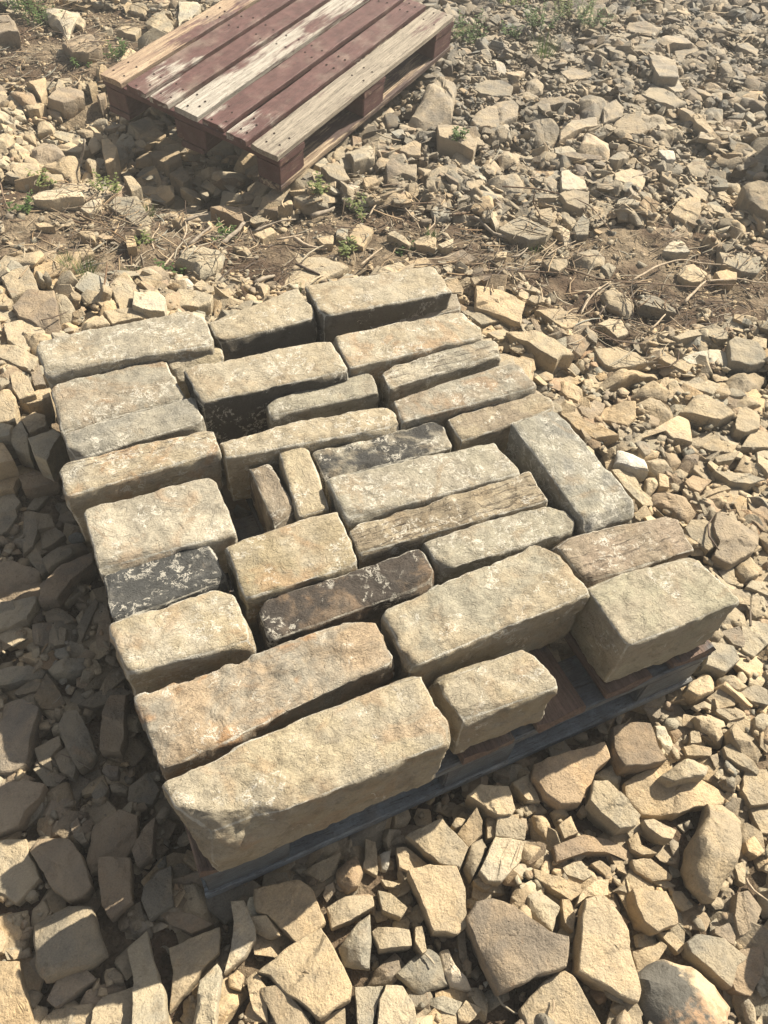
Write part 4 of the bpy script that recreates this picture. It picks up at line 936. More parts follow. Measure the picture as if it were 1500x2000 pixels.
def stone_geometry(p, ztop, thick, kind, r, step=None):
    """stone with the plan outline p: broken flat faces on top, bedded rough flanks"""
    c = p.mean(0)
    size = math.sqrt(max(1e-6, 0.5 * abs(sum(p[i - 1][0] * p[i][1] - p[i][0] * p[i - 1][1] for i in range(len(p))))))
    step = step or max(size / 13, 0.0045)
    q = ring_resample(p, step)
    # soften traced corners slightly, then roughen the outline
    sm = (np.roll(q, 1, 0) + np.roll(q, -1, 0)) * 0.5
    q = q * 0.86 + sm * 0.14
    nrm = (q - c); ln = np.hypot(nrm[:, 0], nrm[:, 1])[:, None]; nrm = nrm / np.maximum(ln, 1e-5)
    sx, sy = r.uniform(0, 50, 2)
    q = q + nrm * (0.045 * size * fbm2(q[:, 0] * 1 + sx, q[:, 1] + sy, 3.5 / size, 3, 11))[:, None]
    n = len(q)
    # rings: (scale towards the centre, drop below the top, outward push)
    rnd = kind == 'r'
    bev = (0.07 if rnd else 0.022) * size
    if rnd:
        rings = [(0.72, thick, 0), (0.97, thick * 0.62, .05), (1.04, thick * 0.30, 0.03), (1.0, bev * 1.5, 0), (0.92, bev * 0.55, 0), (0.80, 0.012 * size, 0), (0.64, 0, 0), (0.46, 0, 0), (0.3, 0, 0), (0.15, 0, 0)]
    else:
        rings = [(0.80, thick, 0), (0.93, thick * 0.75, .02), (1.0, thick * 0.42, 0.02), (1.01, bev * 2.2, 0), (0.995, bev * 0.9, 0), (0.965, bev * 0.1, 0), (0.88, 0, 0), (0.76, 0, 0), (0.62, 0, 0), (0.48, 0, 0), (0.34, 0, 0), (0.17, 0, 0)]
    V = []
    for s, d, push in rings:
        xy = c + (q - c) * s
        V.append(np.column_stack([xy, np.full(n, ztop - d)]))
    V = np.concatenate(V + [np.array([[c[0], c[1], ztop]])])
    # broken top: lowest of a few gently tilted planes
    rel = V[:, :2] - c
    if rnd: k = int(r.integers(3, 6)); sl = (0.3, 0.9); of = (0.08, 0.32)
    else: k = int(r.integers(0, 3)); sl = (0.15, 0.7); of = (0.25, 0.5)
    t0 = r.normal(0, 0.075 if not rnd else 0.10, 2)
    top = ztop + rel @ t0
    for i in range(k):
        a = r.uniform(0, 2 * math.pi); s = r.uniform(*sl); o = r.uniform(*of) * size
        d = rel @ np.array([math.cos(a), math.sin(a)]) - o
        top = np.minimum(top, ztop + rel @ t0 - s * d)
    # bedding steps: thin layers broken away
    for i in range(int(r.integers(0, 4))):
        a = r.uniform(0, 2 * math.pi); o = r.uniform(-0.1, 0.42) * size
        d = rel @ np.array([math.cos(a), math.sin(a)]) - o + 0.10 * size * fbm2(V[:, 0] + 3 * i, V[:, 1] + sx, 4 / size, 2, 31)
        top = top - np.clip(d / (0.03 * size), 0, 1) * r.uniform(0.015, 0.05) * size
    top = np.maximum(top, ztop - thick * 0.7)
    drop = ztop - V[:, 2]
    wgt = np.clip(1 - drop / (thick * 0.9), 0, 1)
    V[:, 2] = V[:, 2] + (top - ztop) * wgt
    # surface relief
    f = fbm2(V[:, 0] + sx + 0.31 * V[:, 2], V[:, 1] + sy, 3.2 / size, 4, 17)
    V[:, 2] += (0.075 if rnd else 0.035) * size * f * (0.35 + 0.65 * wgt)
    hz = fbm2(np.arctan2(rel[:, 1], rel[:, 0]) * 2 + sx, V[:, 2] / size * 3 + sy, 2.0, 3, 23)
    out = rel / np.maximum(np.hypot(rel[:, 0], rel[:, 1]), 1e-4)[:, None]
    V[:, :2] += out * (0.05 * size * hz * (1 - wgt * 0.7))[:, None]
    F = []
    R = len(rings)
    for a in range(R - 1):
        for i in range(n):
            j = (i + 1) % n
            F.append((a * n + i, a * n + j, (a + 1) * n + j, (a + 1) * n + i))
    for i in range(n):
        F.append(((R - 1) * n + i, (R - 1) * n + (i + 1) % n, R * n))
    F.append(tuple(range(n - 1, -1, -1)))
    # polygon orientation
    if sum(p[i - 1][0] * p[i][1] - p[i][0] * p[i - 1][1] for i in range(len(p))) < 0:
        F = [t[::-1] for t in F]
    return V, F, size

def tri(F):
    out = []
    for f in F:
        for i in range(1, len(f) - 1): out.append((f[0], f[i], f[i + 1]))
    return out

extra_V = []; extra_F = []; extra_C = []; extra_n = 0
def vary(col, r, s=0.11):
    v = 1 + r.normal(0, s * 0.7); h = r.normal(0, s * 0.35)
    return tuple(float(min(max(c * v * (1 + h * k), 0.02), 0.85)) for c, k in zip(col, (1, 0, -1.2)))
def build_rocks():
    global extra_n
    for i, (col, kind, z, lab, p) in enumerate(rocks):
        r = np.random.default_rng(1000 + i)
        sz = math.sqrt(abs(0.5 * sum(p[k - 1][0] * p[k][1] - p[k][0] * p[k - 1][1] for k in range(len(p)))))
        c = p.mean(0)
        lev = float(base_level(c[0], c[1]))
        thick = max(z - lev + 0.01, min(0.45 * sz, 0.05), 0.02)
        if z > 0.09: thick = max(thick, min(0.7 * sz, 0.14))
        V, F, size = stone_geometry(p, z, thick, kind, r)
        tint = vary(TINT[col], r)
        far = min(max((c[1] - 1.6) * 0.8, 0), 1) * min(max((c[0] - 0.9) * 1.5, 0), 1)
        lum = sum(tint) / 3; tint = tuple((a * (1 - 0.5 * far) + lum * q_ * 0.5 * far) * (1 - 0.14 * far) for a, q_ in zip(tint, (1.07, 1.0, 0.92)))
        if i < 300:
            org = np.array([c[0], c[1], z - thick])
            me = mesh_from('rubble_stone', V - org, F, True, 24)
            o = link('rubble_stone', me, MAT_ROCK if col != 'h' else MAT_STAINED, None, org)
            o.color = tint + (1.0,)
            tag(o, lab, 'stone', 'loose rubble stones around the pallets')
        else:
            T = tri(F)
            extra_V.append(V); extra_F.append(np.array(T) + extra_n); extra_C.append(np.tile(tint, (len(V), 1))); extra_n += len(V)

def stained_material():
    n = NT('two_tone_boulder')
    v = n.coords('Object')
    mp = n.n('ShaderNodeSeparateXYZ'); n.l(v, mp.inputs[0])
    big = n.noise(v, 22, 5, 0.65, 0.4); mid = n.noise(v, 60, 6, 0.68)
    side = n.math('ADD', n.math('MULTIPLY', mp.outputs[0], 9.0), n.math('MULTIPLY', n.math('SUBTRACT', big, 0.5), 1.2))
    top = n.math('ADD', n.math('MULTIPLY', mp.outputs[1], -9.0), n.math('MULTIPLY', n.math('SUBTRACT', mid, 0.5), 0.8))
    c = n.mix(n.ramp(side, 0.02, 0.24), (0.105, 0.098, 0.085), (0.42, 0.33, 0.22))
    c = n.mix(n.math('MULTIPLY', n.ramp(top, 0.05, 0.35), n.ramp(mid, 0.40, 0.58)), c, (0.31, 0.205, 0.125))
    c = n.mix(n.ramp(mid, 0.3, 0.5, 0.5, 0), c, n.mix(1.0, c, (0.5, 0.47, 0.43), 'MULTIPLY'))
    b = n.bump(big, 0.01, 0.6); b = n.bump(n.noise(v, 180, 4, 0.65), 0.003, 0.7, b)
    return n.done(c, b, 0.92)
MAT_STAINED = stained_material()
build_rocks()

# ---------------------------------------------------------------- rubble fill
def hull_proto(r, flat, bevel):
    """angular slab fragment: irregular 4 to 6 sided plan, flat bedding faces top and bottom, steep broken flanks"""
    bm = bmesh.new()
    n = int(r.integers(4, 7))
    el = r.uniform(0.5, 0.95)
    a0 = r.uniform(0, 6.28)
    ts = r.normal(0, 0.10, 2); bs = r.normal(0, 0.14, 2)
    sh = r.normal(0, 0.07, 2)
    for i in range(n):
        a = a0 + 6.283 * (i + r.uniform(-0.30, 0.30)) / n
        rad = 0.5 * r.uniform(0.78, 1.08)
        x, y = rad * math.cos(a), rad * el * math.sin(a)
        k = r.uniform(0.80, 1.0)
        bm.verts.new((x * k + sh[0], y * k + sh[1], flat * 0.5 + x * ts[0] + y * ts[1] + r.normal(0, 0.012) - (flat * r.uniform(.2, .6) if r.random() < .14 else 0)))
        if r.random() < .7: bm.verts.new((x, y, flat * r.uniform(-0.25, 0.3)))
        k = r.uniform(0.7, 1.0)
        bm.verts.new((x * k - sh[0], y * k - sh[1], -flat * 0.5 + x * bs[0] + y * bs[1]))
    res = bmesh.ops.convex_hull(bm, input=bm.verts)
    bmesh.ops.delete(bm, geom=[g for g in res['geom_interior'] if isinstance(g, bmesh.types.BMVert)], context='VERTS')
    bmesh.ops.dissolve_limit(bm, angle_limit=math.radians(12), verts=bm.verts, edges=bm.edges)
    if bevel:
        bmesh.ops.bevel(bm, geom=list(bm.edges) + list(bm.verts), offset=0.018, segments=1, affect='EDGES', profile=0.5, clamp_overlap=True)
    bmesh.ops.triangulate(bm, faces=bm.faces)
    if bevel:
        bmesh.ops.subdivide_edges(bm, edges=[e for e in bm.edges if e.calc_length() > 0.30], cuts=1)
        bmesh.ops.triangulate(bm, faces=bm.faces)
    V = np.array([v.co for v in bm.verts]); bm.verts.index_update()
    F = np.array([[v.index for v in f.verts] for f in bm.faces])
    bm.free()
    if bevel:
        sd = Vector((r.uniform(0, 50), 5, 9))
        for i in range(len(V)):
            V[i] *= 1 + 0.07 * noise.noise(Vector(V[i]) * 5.0 + sd)
    return V, F
pr = np.random.default_rng(5)
PROTO = [hull_proto(pr, 0.13 + 0.34 * pr.random() ** 1.5, True) for _ in range(80)]
PSMALL = [hull_proto(pr, pr.uniform(0.12, 0.5), False) for _ in range(40)]

HM = base_level(GX, GY)             # running height of the pile
PAL = (GX > -0.05) & (GX < 0.98) & (GY > 0.37) & (GY < 1.59)
fill = []                           # (proto list id, proto idx, pos, size, normal, spin, tint)
FR = np.array(FRAME)
fc = FR.mean(0)
FRB = fc + (FR - fc) * np.array([1.5, 1.32])
PALETTE = [(0.340, 0.284, 0.203), (0.395, 0.328, 0.232), (0.26, 0.210, 0.155), (0.285, 0.250, 0.192), (0.38, 0.33, 0.25), (0.31, 0.260, 0.192), (0.34, 0.250, 0.175), (0.225, 0.196, 0.152)]
PW = np.array([5, 4, 3, 3.5, 1.6, 4, 0.6, 1.6]); PW /= PW.sum()
def lay(count, smin, smax, protos, pid, lift, heroes_ok, soil_keep, sink, seed):
    r = np.random.default_rng(seed)
    lo = FRB.min(0); hi = FRB.max(0)
    tried = 0; placed = 0
    pts = np.column_stack([r.uniform(lo[0], hi[0], count * 3), r.uniform(lo[1], hi[1], count * 3)])
    keep = inside(FRB, pts[:, 0], pts[:, 1])
    pts = pts[keep][:count]
    so = coarse(SO, pts[:, 0], pts[:, 1]); lv = coarse(LV, pts[:, 0], pts[:, 1])
    for k in range(len(pts)):
        x, y = pts[k]
        s = smin + (smax - smin) * r.random() ** 1.8
        if so[k] > 0.5 and r.random() > soil_keep: continue
        if so[k] > 0.5: s = min(s, 0.045)
        rad = 0.5 * s
        i0 = int((x - rad - X0) / RES); i1 = int((x + rad - X0) / RES) + 1
        j0 = int((y - rad - Y0) / RES); j1 = int((y + rad - Y0) / RES) + 1
        if i0 < 1 or j0 < 1 or i1 >= GX.shape[0] - 1 or j1 >= GX.shape[1] - 1: continue
        hero = HERO[i0:i1, j0:j1]
        hm = hero > -0.5
        frac = hm.mean()
        if frac > heroes_ok: continue
        pal = PAL[i0:i1, j0:j1].mean()
        patch = HM[i0:i1, j0:j1]
        # fit the resting plane
        gxx = (patch[-1].mean() - patch[0].mean()) / max((i1 - i0 - 1) * RES, RES)
        gyy = (patch[:, -1].mean() - patch[:, 0].mean()) / max((j1 - j0 - 1) * RES, RES)
        h = np.percentile(patch, 55)
        pi = int(r.integers(0, len(protos))); tiltn = 0.45 if r.random() < 0.35 else 0.18
        flat = np.ptp(protos[pi][0][:, 2]) * s
        lim = lv[k] + lift
        if pal > 0: lim = min(lim, -0.015)
        if hm.any(): lim = min(lim, hero[hm].min() - (0.005 if s > 0.03 else 0.0))
        zc = h + flat * (0.5 - sink)
        if zc + flat * 0.42 > lim: zc = lim - flat * 0.42
        if zc + flat * 0.5 < h + 0.002: continue
        nx = -gxx * 0.6 + r.normal(0, tiltn); ny = -gyy * 0.6 + r.normal(0, tiltn)
        t = PALETTE[int(r.choice(len(PALETTE), p=PW))]
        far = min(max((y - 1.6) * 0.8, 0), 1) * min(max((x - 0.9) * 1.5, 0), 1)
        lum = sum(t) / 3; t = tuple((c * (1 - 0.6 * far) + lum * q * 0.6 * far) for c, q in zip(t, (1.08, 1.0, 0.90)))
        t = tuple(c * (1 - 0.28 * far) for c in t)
        t = vary(t, r, 0.13)
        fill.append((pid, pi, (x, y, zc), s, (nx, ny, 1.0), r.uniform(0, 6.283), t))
        top = zc + flat * 0.40
        dd = (GX[i0:i1, j0:j1] - x) ** 2 + (GY[i0:i1, j0:j1] - y) ** 2
        mm = dd < (rad * 0.8) ** 2
        patch[mm] = np.maximum(patch[mm], top)
        placed += 1
    return placed
lay(3400, 0.11, 0.19, PROTO, 0, 0.022, 0.12, 0.0, 0.25, 20)
lay(9500, 0.065, 0.13, PROTO, 0, 0.014, 0.55, 0.0, 0.25, 21)
lay(15000, 0.03, 0.075, PROTO, 0, 0.010, 0.65, 0.06, 0.2, 22)
lay(25000, 0.014, 0.040, PSMALL, 1, 0.006, 0.5, 0.45, 0.2, 23)
lay(17000, 0.008, 0.018, PSMALL, 1, 0.0, 0.6, 1.0, 0.2, 24)

def assemble(items, ex=True):
    Vs = []; Fs = []; Cs = []; off = 0
    for pid, pi, pos, s, nr, spin, t in items:
        V, F = (PROTO if pid == 0 else PSMALL)[pi]
        nz = np.array(nr); nz = nz / np.linalg.norm(nz)
        ax = np.array([math.cos(spin), math.sin(spin), 0]); ax = ax - nz * (ax @ nz); ax /= np.linalg.norm(ax)
        ay = np.cross(nz, ax)
        M = np.stack([ax, ay, nz]) * s
        Vs.append(V @ M + np.array(pos)); Fs.append(F + off); Cs.append(np.tile(t, (len(V), 1))); off += len(V)
    if ex:
        for a, b, c in zip(extra_V, extra_F, extra_C):
            Vs.append(a); Fs.append(b + off); Cs.append(c)
    return np.concatenate(Vs), np.concatenate(Fs), np.concatenate(Cs)
def big_mesh(name, V, F, Cc, mat, smooth=None):
    me = bpy.data.meshes.new(name)
    me.vertices.add(len(V)); me.vertices.foreach_set('co', V.astype(np.float32).ravel())
    me.loops.add(F.size); me.loops.foreach_set('vertex_index', F.astype(np.int32).ravel())
    me.polygons.add(len(F)); me.polygons.foreach_set('loop_start', np.arange(0, F.size, 3, dtype=np.int32))
    me.update(calc_edges=True)
    if Cc is not None:
        at = me.color_attributes.new('tint', 'FLOAT_COLOR', 'POINT')
        at.data.foreach_set('color', np.column_stack([Cc, np.ones(len(Cc))]).astype(np.float32).ravel())
    if smooth:
        me.polygons.foreach_set('use_smooth', np.ones(len(F), bool))
        me.set_sharp_from_angle(angle=math.radians(smooth))
    me.materials.append(mat)
    o = bpy.data.objects.new(name, me); C.objects.link(o)
    return o
V_, F_, C_ = assemble([f for f in fill if f[0] == 0])
o = big_mesh('rubble', V_, F_, C_, MAT_FILL, 32)
tag(o, 'smaller angular sandstone rubble filling the gaps between the larger loose stones', 'rubble', kind='stuff')
V_, F_, C_ = assemble([f for f in fill if f[0] == 1], False)
o = big_mesh('stone_chips', V_, F_, C_, MAT_FILL)
tag(o, 'tiny stone chips and grit strewn over soil and between the rubble', 'stone chips', kind='stuff')
print('fill', len(fill), 'tris', len(F_))
# two boulders beyond the right edge of the view; unseen, added only to cast their shadows
for k, (bx, by, br, bz, lab) in enumerate(((2.86, 1.97, 0.19, 0.34, 'big brown boulder added unseen beyond the right edge to shade the dark hollow'), (0.98, -0.045, 0.11, 0.21, 'brown boulder added unseen beyond the lower right corner to shade the corner stones'))):
    r = np.random.default_rng(400 + k)
    aa = np.linspace(0, 6.283, 8)[:-1] + r.uniform(-.25, .25, 7)
    poly = np.column_stack([bx + br * np.cos(aa) * r.uniform(.8, 1.1, 7), by + br * np.sin(aa) * r.uniform(.8, 1.1, 7)])
    V, F, size = stone_geometry(poly, bz, bz + 0.08, 'r', r)
    org = np.array([bx, by, -0.08])
    o = link('rubble_stone', mesh_from('rubble_stone', V - org, F, True, 30), MAT_ROCK, None, org)
    o.color = TINT['b'] + (1.0,)
    tag(o, lab, 'stone', 'loose rubble stones around the pallets')
# ---------------------------------------------------------------- dressed walling stones
def block_geometry(quad, z0, z1, r, res=0.0072, chips=3, rough=1.0, tilt=(0, 0), ridges=0.0, flake=1.0, along='x', notch=False):
    q = np.array(quad, float)
    cq = q.mean(0); q = q + np.sign(q - cq) * 0.0035
    L = 0.5 * (np.linalg.norm(q[1] - q[0]) + np.linalg.norm(q[2] - q[3]))
    D = 0.5 * (np.linalg.norm(q[3] - q[0]) + np.linalg.norm(q[2] - q[1]))
    H = z1 - z0
    nx, ny, nz = [max(3, int(round(a / res))) for a in (L, D, H)]
    idx = {}; P = []; F = []
    def vid(i, j, k):
        key = (i, j, k)
        if key not in idx:
            idx[key] = len(P); P.append((i / nx - .5, j / ny - .5, k / nz - .5))
        return idx[key]
    for i in range(nx):
        for j in range(ny):
            F.append((vid(i, j, nz), vid(i + 1, j, nz), vid(i + 1, j + 1, nz), vid(i, j + 1, nz)))
            F.append((vid(i, j, 0), vid(i, j + 1, 0), vid(i + 1, j + 1, 0), vid(i + 1, j, 0)))
    for i in range(nx):
        for k in range(nz):
            F.append((vid(i, 0, k), vid(i + 1, 0, k), vid(i + 1, 0, k + 1), vid(i, 0, k + 1)))
            F.append((vid(i, ny, k), vid(i, ny, k + 1), vid(i + 1, ny, k + 1), vid(i + 1, ny, k)))
    for j in range(ny):
        for k in range(nz):
            F.append((vid(0, j, k), vid(0, j, k + 1), vid(0, j + 1, k + 1), vid(0, j + 1, k)))
            F.append((vid(nx, j, k), vid(nx, j + 1, k), vid(nx, j + 1, k + 1), vid(nx, j, k + 1)))
    P = np.array(P) * np.array([L, D, H])
    half = np.array([L, D, H]) / 2
    off = r.uniform(0, 90, 3)
    nz1 = np.array([noise.noise(Vector(p * 22 + off)) for p in P])
    rad = np.clip(0.0080 + 0.008 * nz1, 0.002, 0.020)[:, None] * min(1.0, min(L, D, H) / 0.06)
    Q = np.clip(P, -(half - rad), half - rad)
    N = P - Q; nl = np.linalg.norm(N, axis=1)[:, None]; N = N / np.maximum(nl, 1e-9)
    S = Q + N * rad
    edge = 1 - np.clip((np.abs(N).max(1) - 0.72) / 0.27, 0, 1)
    # hewn surface
    top = np.clip(N[:, 2], 0, 1)
    low = np.array([noise.noise(Vector(p * 9 + off * 1.3)) for p in P])
    med = np.array([noise.fractal(Vector(p * 26 + off), 0.8, 2.1, 4) for p in P])
    rdg = np.array([noise.ridged_multi_fractal(Vector((p[0] * 14, p[1] * 22, p[2] * 40)) + Vector(off), 0.9, 2.0, 3, 1.0, 2.0) for p in P]) - 1.2
    amp = (0.0032 - 0.0008 * top) * low + 0.0028 * med + (1 - top) * 0.0018 * rdg + top * 0.0010 * rdg
    # hewn facets: each cell of the face tips its own way
    fac = np.zeros(len(P)); fl = np.zeros(len(P)); rg = np.zeros(len(P))
    for a, p in enumerate(P):
        dd, pp = noise.voronoi(Vector(p * 24 + off))
        h3 = noise.cell_vector(pp[0] * 7.31)
        fac[a] = (Vector(p * 24 + off) - pp[0]).dot(h3 - Vector((.5, .5, .5))) / 24
        qn = noise.noise(Vector(p * 11 + off * 2)) + 0.35 * noise.noise(Vector(p * 38 + off))
        fl[a] = min(max((qn - 0.05) / 0.05, 0), 1) + 0.6 * min(max((qn + 0.22) / 0.05, 0), 1)
        if ridges:
            cc = p[1] if along == 'x' else p[0]
            rg[a] = abs(noise.noise(Vector(((p[0] if along == 'x' else p[1]) * 3, cc * 75 + p[2] * 60, off[0]))))
    amp = amp + 0.085 * fac + 0.0013 * flake * (fl - 0.6) - 0.010 * ridges * (0.22 - np.minimum(rg, 0.22))
    S = S + N * (amp * rough)[:, None]
    # knocked-off corners and arrises
    for _ in range(chips + 2):
        sg = r.choice([-1, 1], 3); sg[2] = 1 if r.random() < .8 else -1
        kind = r.random()
        if kind < 0.6: d = np.array([sg[0] * r.uniform(.5, 1.3), sg[1] * r.uniform(.5, 1.3), sg[2] * r.uniform(.3, .9)])
        else: d = np.array([sg[0] * .12, sg[1] * r.uniform(.7, 1.2), sg[2] * r.uniform(.7, 1.1)])
        d = d / np.linalg.norm(d)
        lim = (S @ d).max() - r.uniform(0.003, 0.013)
        o = S @ d - lim + 0.004 * med
        S = S - np.clip(o, 0, None)[:, None] * d * 0.85
    if notch:      # big spall at the near left corner
        for d, dep in (((-.55, -.62, .56), .034), ((-.15, -.80, .58), .020)):
            d = np.array(d) / np.linalg.norm(d)
            g = 1.0 if dep > .03 else np.clip((-S[:, 0] - L * 0.18) / 0.05, 0, 1)
            o = S @ d - ((S @ d).max() - dep) + 0.005 * med
            S = S - (np.clip(o, 0, None) * g)[:, None] * d * 0.9
    # place into the traced plan
    u = S[:, 0] / L + .5; v = S[:, 1] / D + .5      # v = 1 is the back edge
    TL, TR, BR, BL = q
    xy = (TL[None] * ((1 - u) * v)[:, None] + TR[None] * (u * v)[:, None] + BR[None] * (u * (1 - v))[:, None] + BL[None] * ((1 - u) * (1 - v))[:, None])
    t = S[:, 2] / H + .5
    c = q.mean(0)
    shrink = 1 - 0.05 * (1 - t)
    xy = c + (xy - c) * shrink[:, None]
    z = z0 + t * H + (xy[:, 0] - c[0]) * tilt[0] + (xy[:, 1] - c[1]) * tilt[1]
    V = np.column_stack([xy, z])
    org = np.array([c[0], c[1], z0])
    return V - org, F, edge, org

GT = (0.34, 0.296, 0.222); GT2 = (0.29, 0.26, 0.205); YT = (0.365, 0.308, 0.212); YT2 = (0.345, 0.29, 0.205)
GR = (0.272, 0.248, 0.198); BLU = (0.285, 0.265, 0.212); BR = (0.255, 0.21, 0.155); LT = (0.40, 0.355, 0.275); GN = (0.305, 0.278, 0.215)
BLOCKS = [
 (1, .140, [[-.057,1.534],[.302,1.533],[.298,1.391],[-.054,1.419]], 'long grey tan block at the back left corner of the pallet, flecked white', GT, GT2, dict(white=.8, dark=.12)),
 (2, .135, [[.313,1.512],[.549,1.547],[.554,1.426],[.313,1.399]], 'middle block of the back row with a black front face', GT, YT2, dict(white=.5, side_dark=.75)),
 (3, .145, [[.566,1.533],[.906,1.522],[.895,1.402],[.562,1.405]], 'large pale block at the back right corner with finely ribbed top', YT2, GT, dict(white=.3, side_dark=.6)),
 (4, .125, [[-.049,1.393],[.185,1.405],[.195,1.264],[-.053,1.248]], 'squarish grey brown block at the left, second from the back', GR, BR, dict(white=.6, rust=.3)),
 (5, .130, [[-.051,1.235],[.211,1.249],[.214,1.174],[-.05,1.16]], 'thin dark grey block at the left with pale mortared edges', GR, (.235,.22,.185), dict(white=.3, edge=1.2)),
 (6, .150, [[-.074,1.127],[.216,1.143],[.216,1.067],[-.073,1.046]], 'ochre striped block overhanging the left edge of the pallet', YT2, GT2, dict(stripe=.4, rust=.4, white=.5, cracks=(.012, .024))),
 (7, .150, [[.213,1.322],[.54,1.322],[.54,1.207],[.222,1.213]], 'long tan block with a black front beside a deep gap', YT2, GT, dict(white=.6, side_dark=.9)),
 (8, .120, [[.356,1.219],[.598,1.215],[.594,1.148],[.35,1.16]], 'slim greenish grey block with a ledge along its front', GN, GR, dict(white=.4, stripe=.2)),
 (9, .135, [[.23,1.111],[.59,1.09],[.581,1.027],[.221,1.055]], 'longest narrow block, yellow top edged white, with a notched front', YT2, GT, dict(white=.8, stripe=.2)),
 (10, .145, [[.558,1.336],[.881,1.321],[.896,1.22],[.55,1.219]], 'pale block of the second row at the right with yellow stain', GT, YT2, dict(white=.7, rust=.3)),
 (11, .135, [[.619,1.199],[.906,1.223],[.91,1.16],[.61,1.139]], 'narrow grey block with grooved layers near the right edge', GR, LT, dict(stripe=.6, white=.5, cracks=(-.012, .004, .016))),
 (12, .135, [[.607,1.119],[.92,1.117],[.915,1.03],[.592,1.035]], 'grey brown block with pinkish front edge near the right edge', BR, GR, dict(white=.7, rust=.3)),
 (13, .120, [[.696,1.022],[.928,1.035],[.94,.977],[.69,.951]], 'short ochre block behind the diagonal blue grey one', YT2, BR, dict(stripe=.35, white=.3)),
 (14, .140, [[.804,.944],[.917,.95],[.917,.654],[.798,.645]], 'blue grey block lying crosswise to the rows, speckled white', BLU, (.235,.225,.195), dict(white=.9, along='y', edge=1.2)),
 (15, .120, [[.394,1.029],[.678,1.022],[.664,.945],[.391,.952]], 'grey block whose right half is stained black', GR, GT, dict(dark=.62, white=.7)),
 (16, .135, [[.385,.929],[.743,.917],[.758,.823],[.384,.825]], 'broad greenish grey block in the middle of the pallet', GN, GT2, dict(white=.8, dark=.12)),
 (17, .130, [[.382,.813],[.772,.819],[.769,.74],[.375,.753]], 'long block with dark layered stripes in the middle of the pallet', YT2, (.23,.19,.135), dict(stripe=.9, white=.5, cracks=(-.024, -.010, .006, .019))),
 (18, .125, [[.502,.743],[.785,.737],[.785,.663],[.5,.672]], 'speckled grey tan block in front of the striped layered one', GT2, GN, dict(white=.9, dark=.1)),
 (19, .115, [[.265,1.044],[.302,1.039],[.309,.9],[.262,.874]], 'small narrow block set on edge with a dark broken top', BR, (.10,.085,.07), dict(white=.5, along='y', dark=.3)),
 (20, .125, [[.332,1.065],[.386,1.049],[.366,.876],[.309,.878]], 'small yellow tan block standing beside the dark narrow one', YT, YT2, dict(white=.2, along='y')),
 (21, .135, [[-.051,1.021],[.189,1.022],[.187,.877],[-.052,.877]], 'broad mottled cream and grey block at the left edge', LT, GT2, dict(dark=.15, white=.4, rust=.25)),
 (22, .120, [[-.047,.877],[.13,.883],[.143,.791],[-.052,.779]], 'black stained block with white blotches at the left edge', (.10,.10,.10), (.15,.145,.135), dict(dark=.80, white=.9, dark_col=(.06, .06, .058))),
 (23, .135, [[-.058,.756],[.14,.766],[.148,.648],[-.053,.667]], 'pale cream block with striped front at the left edge', LT, YT, dict(white=.5, stripe=.25, rust=.2)),
 (24, .140, [[.16,.852],[.371,.854],[.365,.731],[.159,.729]], 'squarish yellow brown block in the middle with a pale front', YT2, (.29,.24,.155), dict(white=.3, rust=.3, dark=.12, side_dark=.2)),
 (25, .125, [[.174,.724],[.487,.726],[.482,.653],[.17,.646]], 'dark brown block with sooty right end in the middle', (.17,.12,.08), (.12,.095,.075), dict(dark=.66, white=.25, dark_col=(.050, .043, .038), rust=.3, edge=.8)),
 (26, .150, [[.358,.613],[.695,.644],[.705,.516],[.357,.505]], 'large smooth greenish tan block right of centre near the front', GN, YT2, dict(white=.3, rust=.1, side_dark=.12)),
 (27, .125, [[.727,.65],[.991,.628],[.967,.541],[.733,.551]], 'rough brown block with ribbed pitted top at the right edge', BR, (.30,.24,.18), dict(stripe=.5, white=.4, cracks=(-.026, -.012, .010))),
 (28, .150, [[.712,.532],[.928,.525],[.949,.405],[.71,.406]], 'thick pale block standing alone on the front right corner', (.33,.30,.22), GT, dict(white=.3, stripe=.15, side_dark=.08)),
 (29, .125, [[.391,.493],[.563,.473],[.572,.396],[.402,.399]], 'short chunky tan block with a knocked off corner at the front', YT, GT, dict(white=.15, rust=.15, side_dark=.15)),
 (30, .135, [[-.046,.615],[.332,.62],[.344,.529],[-.042,.494]], 'long orange brown and grey block with flaking layers, second from the front', (.365,.28,.19), (.285,.255,.205), dict(white=.22, rust=.6, stripe=.25, side_dark=.3)),
 (31, .155, [[-.044,.466],[.36,.499],[.362,.372],[-.012,.367]], 'largest block of all, yellow tan, at the front left of the pallet', YT, GT, dict(white=.2, rust=.25, side_dark=.16)),
 (32, .120, [[.193,1.431],[.319,1.423],[.309,1.363],[.198,1.36]], 'small yellow stone peeping out in front of the back left block', YT, GT, dict(white=.3)),
 (33, .098, [[.667,1.439],[.941,1.449],[.928,1.396],[.694,1.377]], 'low dark wedge stone under the front of the back right block', BR, (.13,.11,.09), dict(dark=.4, white=.2)),
]
DECK = 0.146
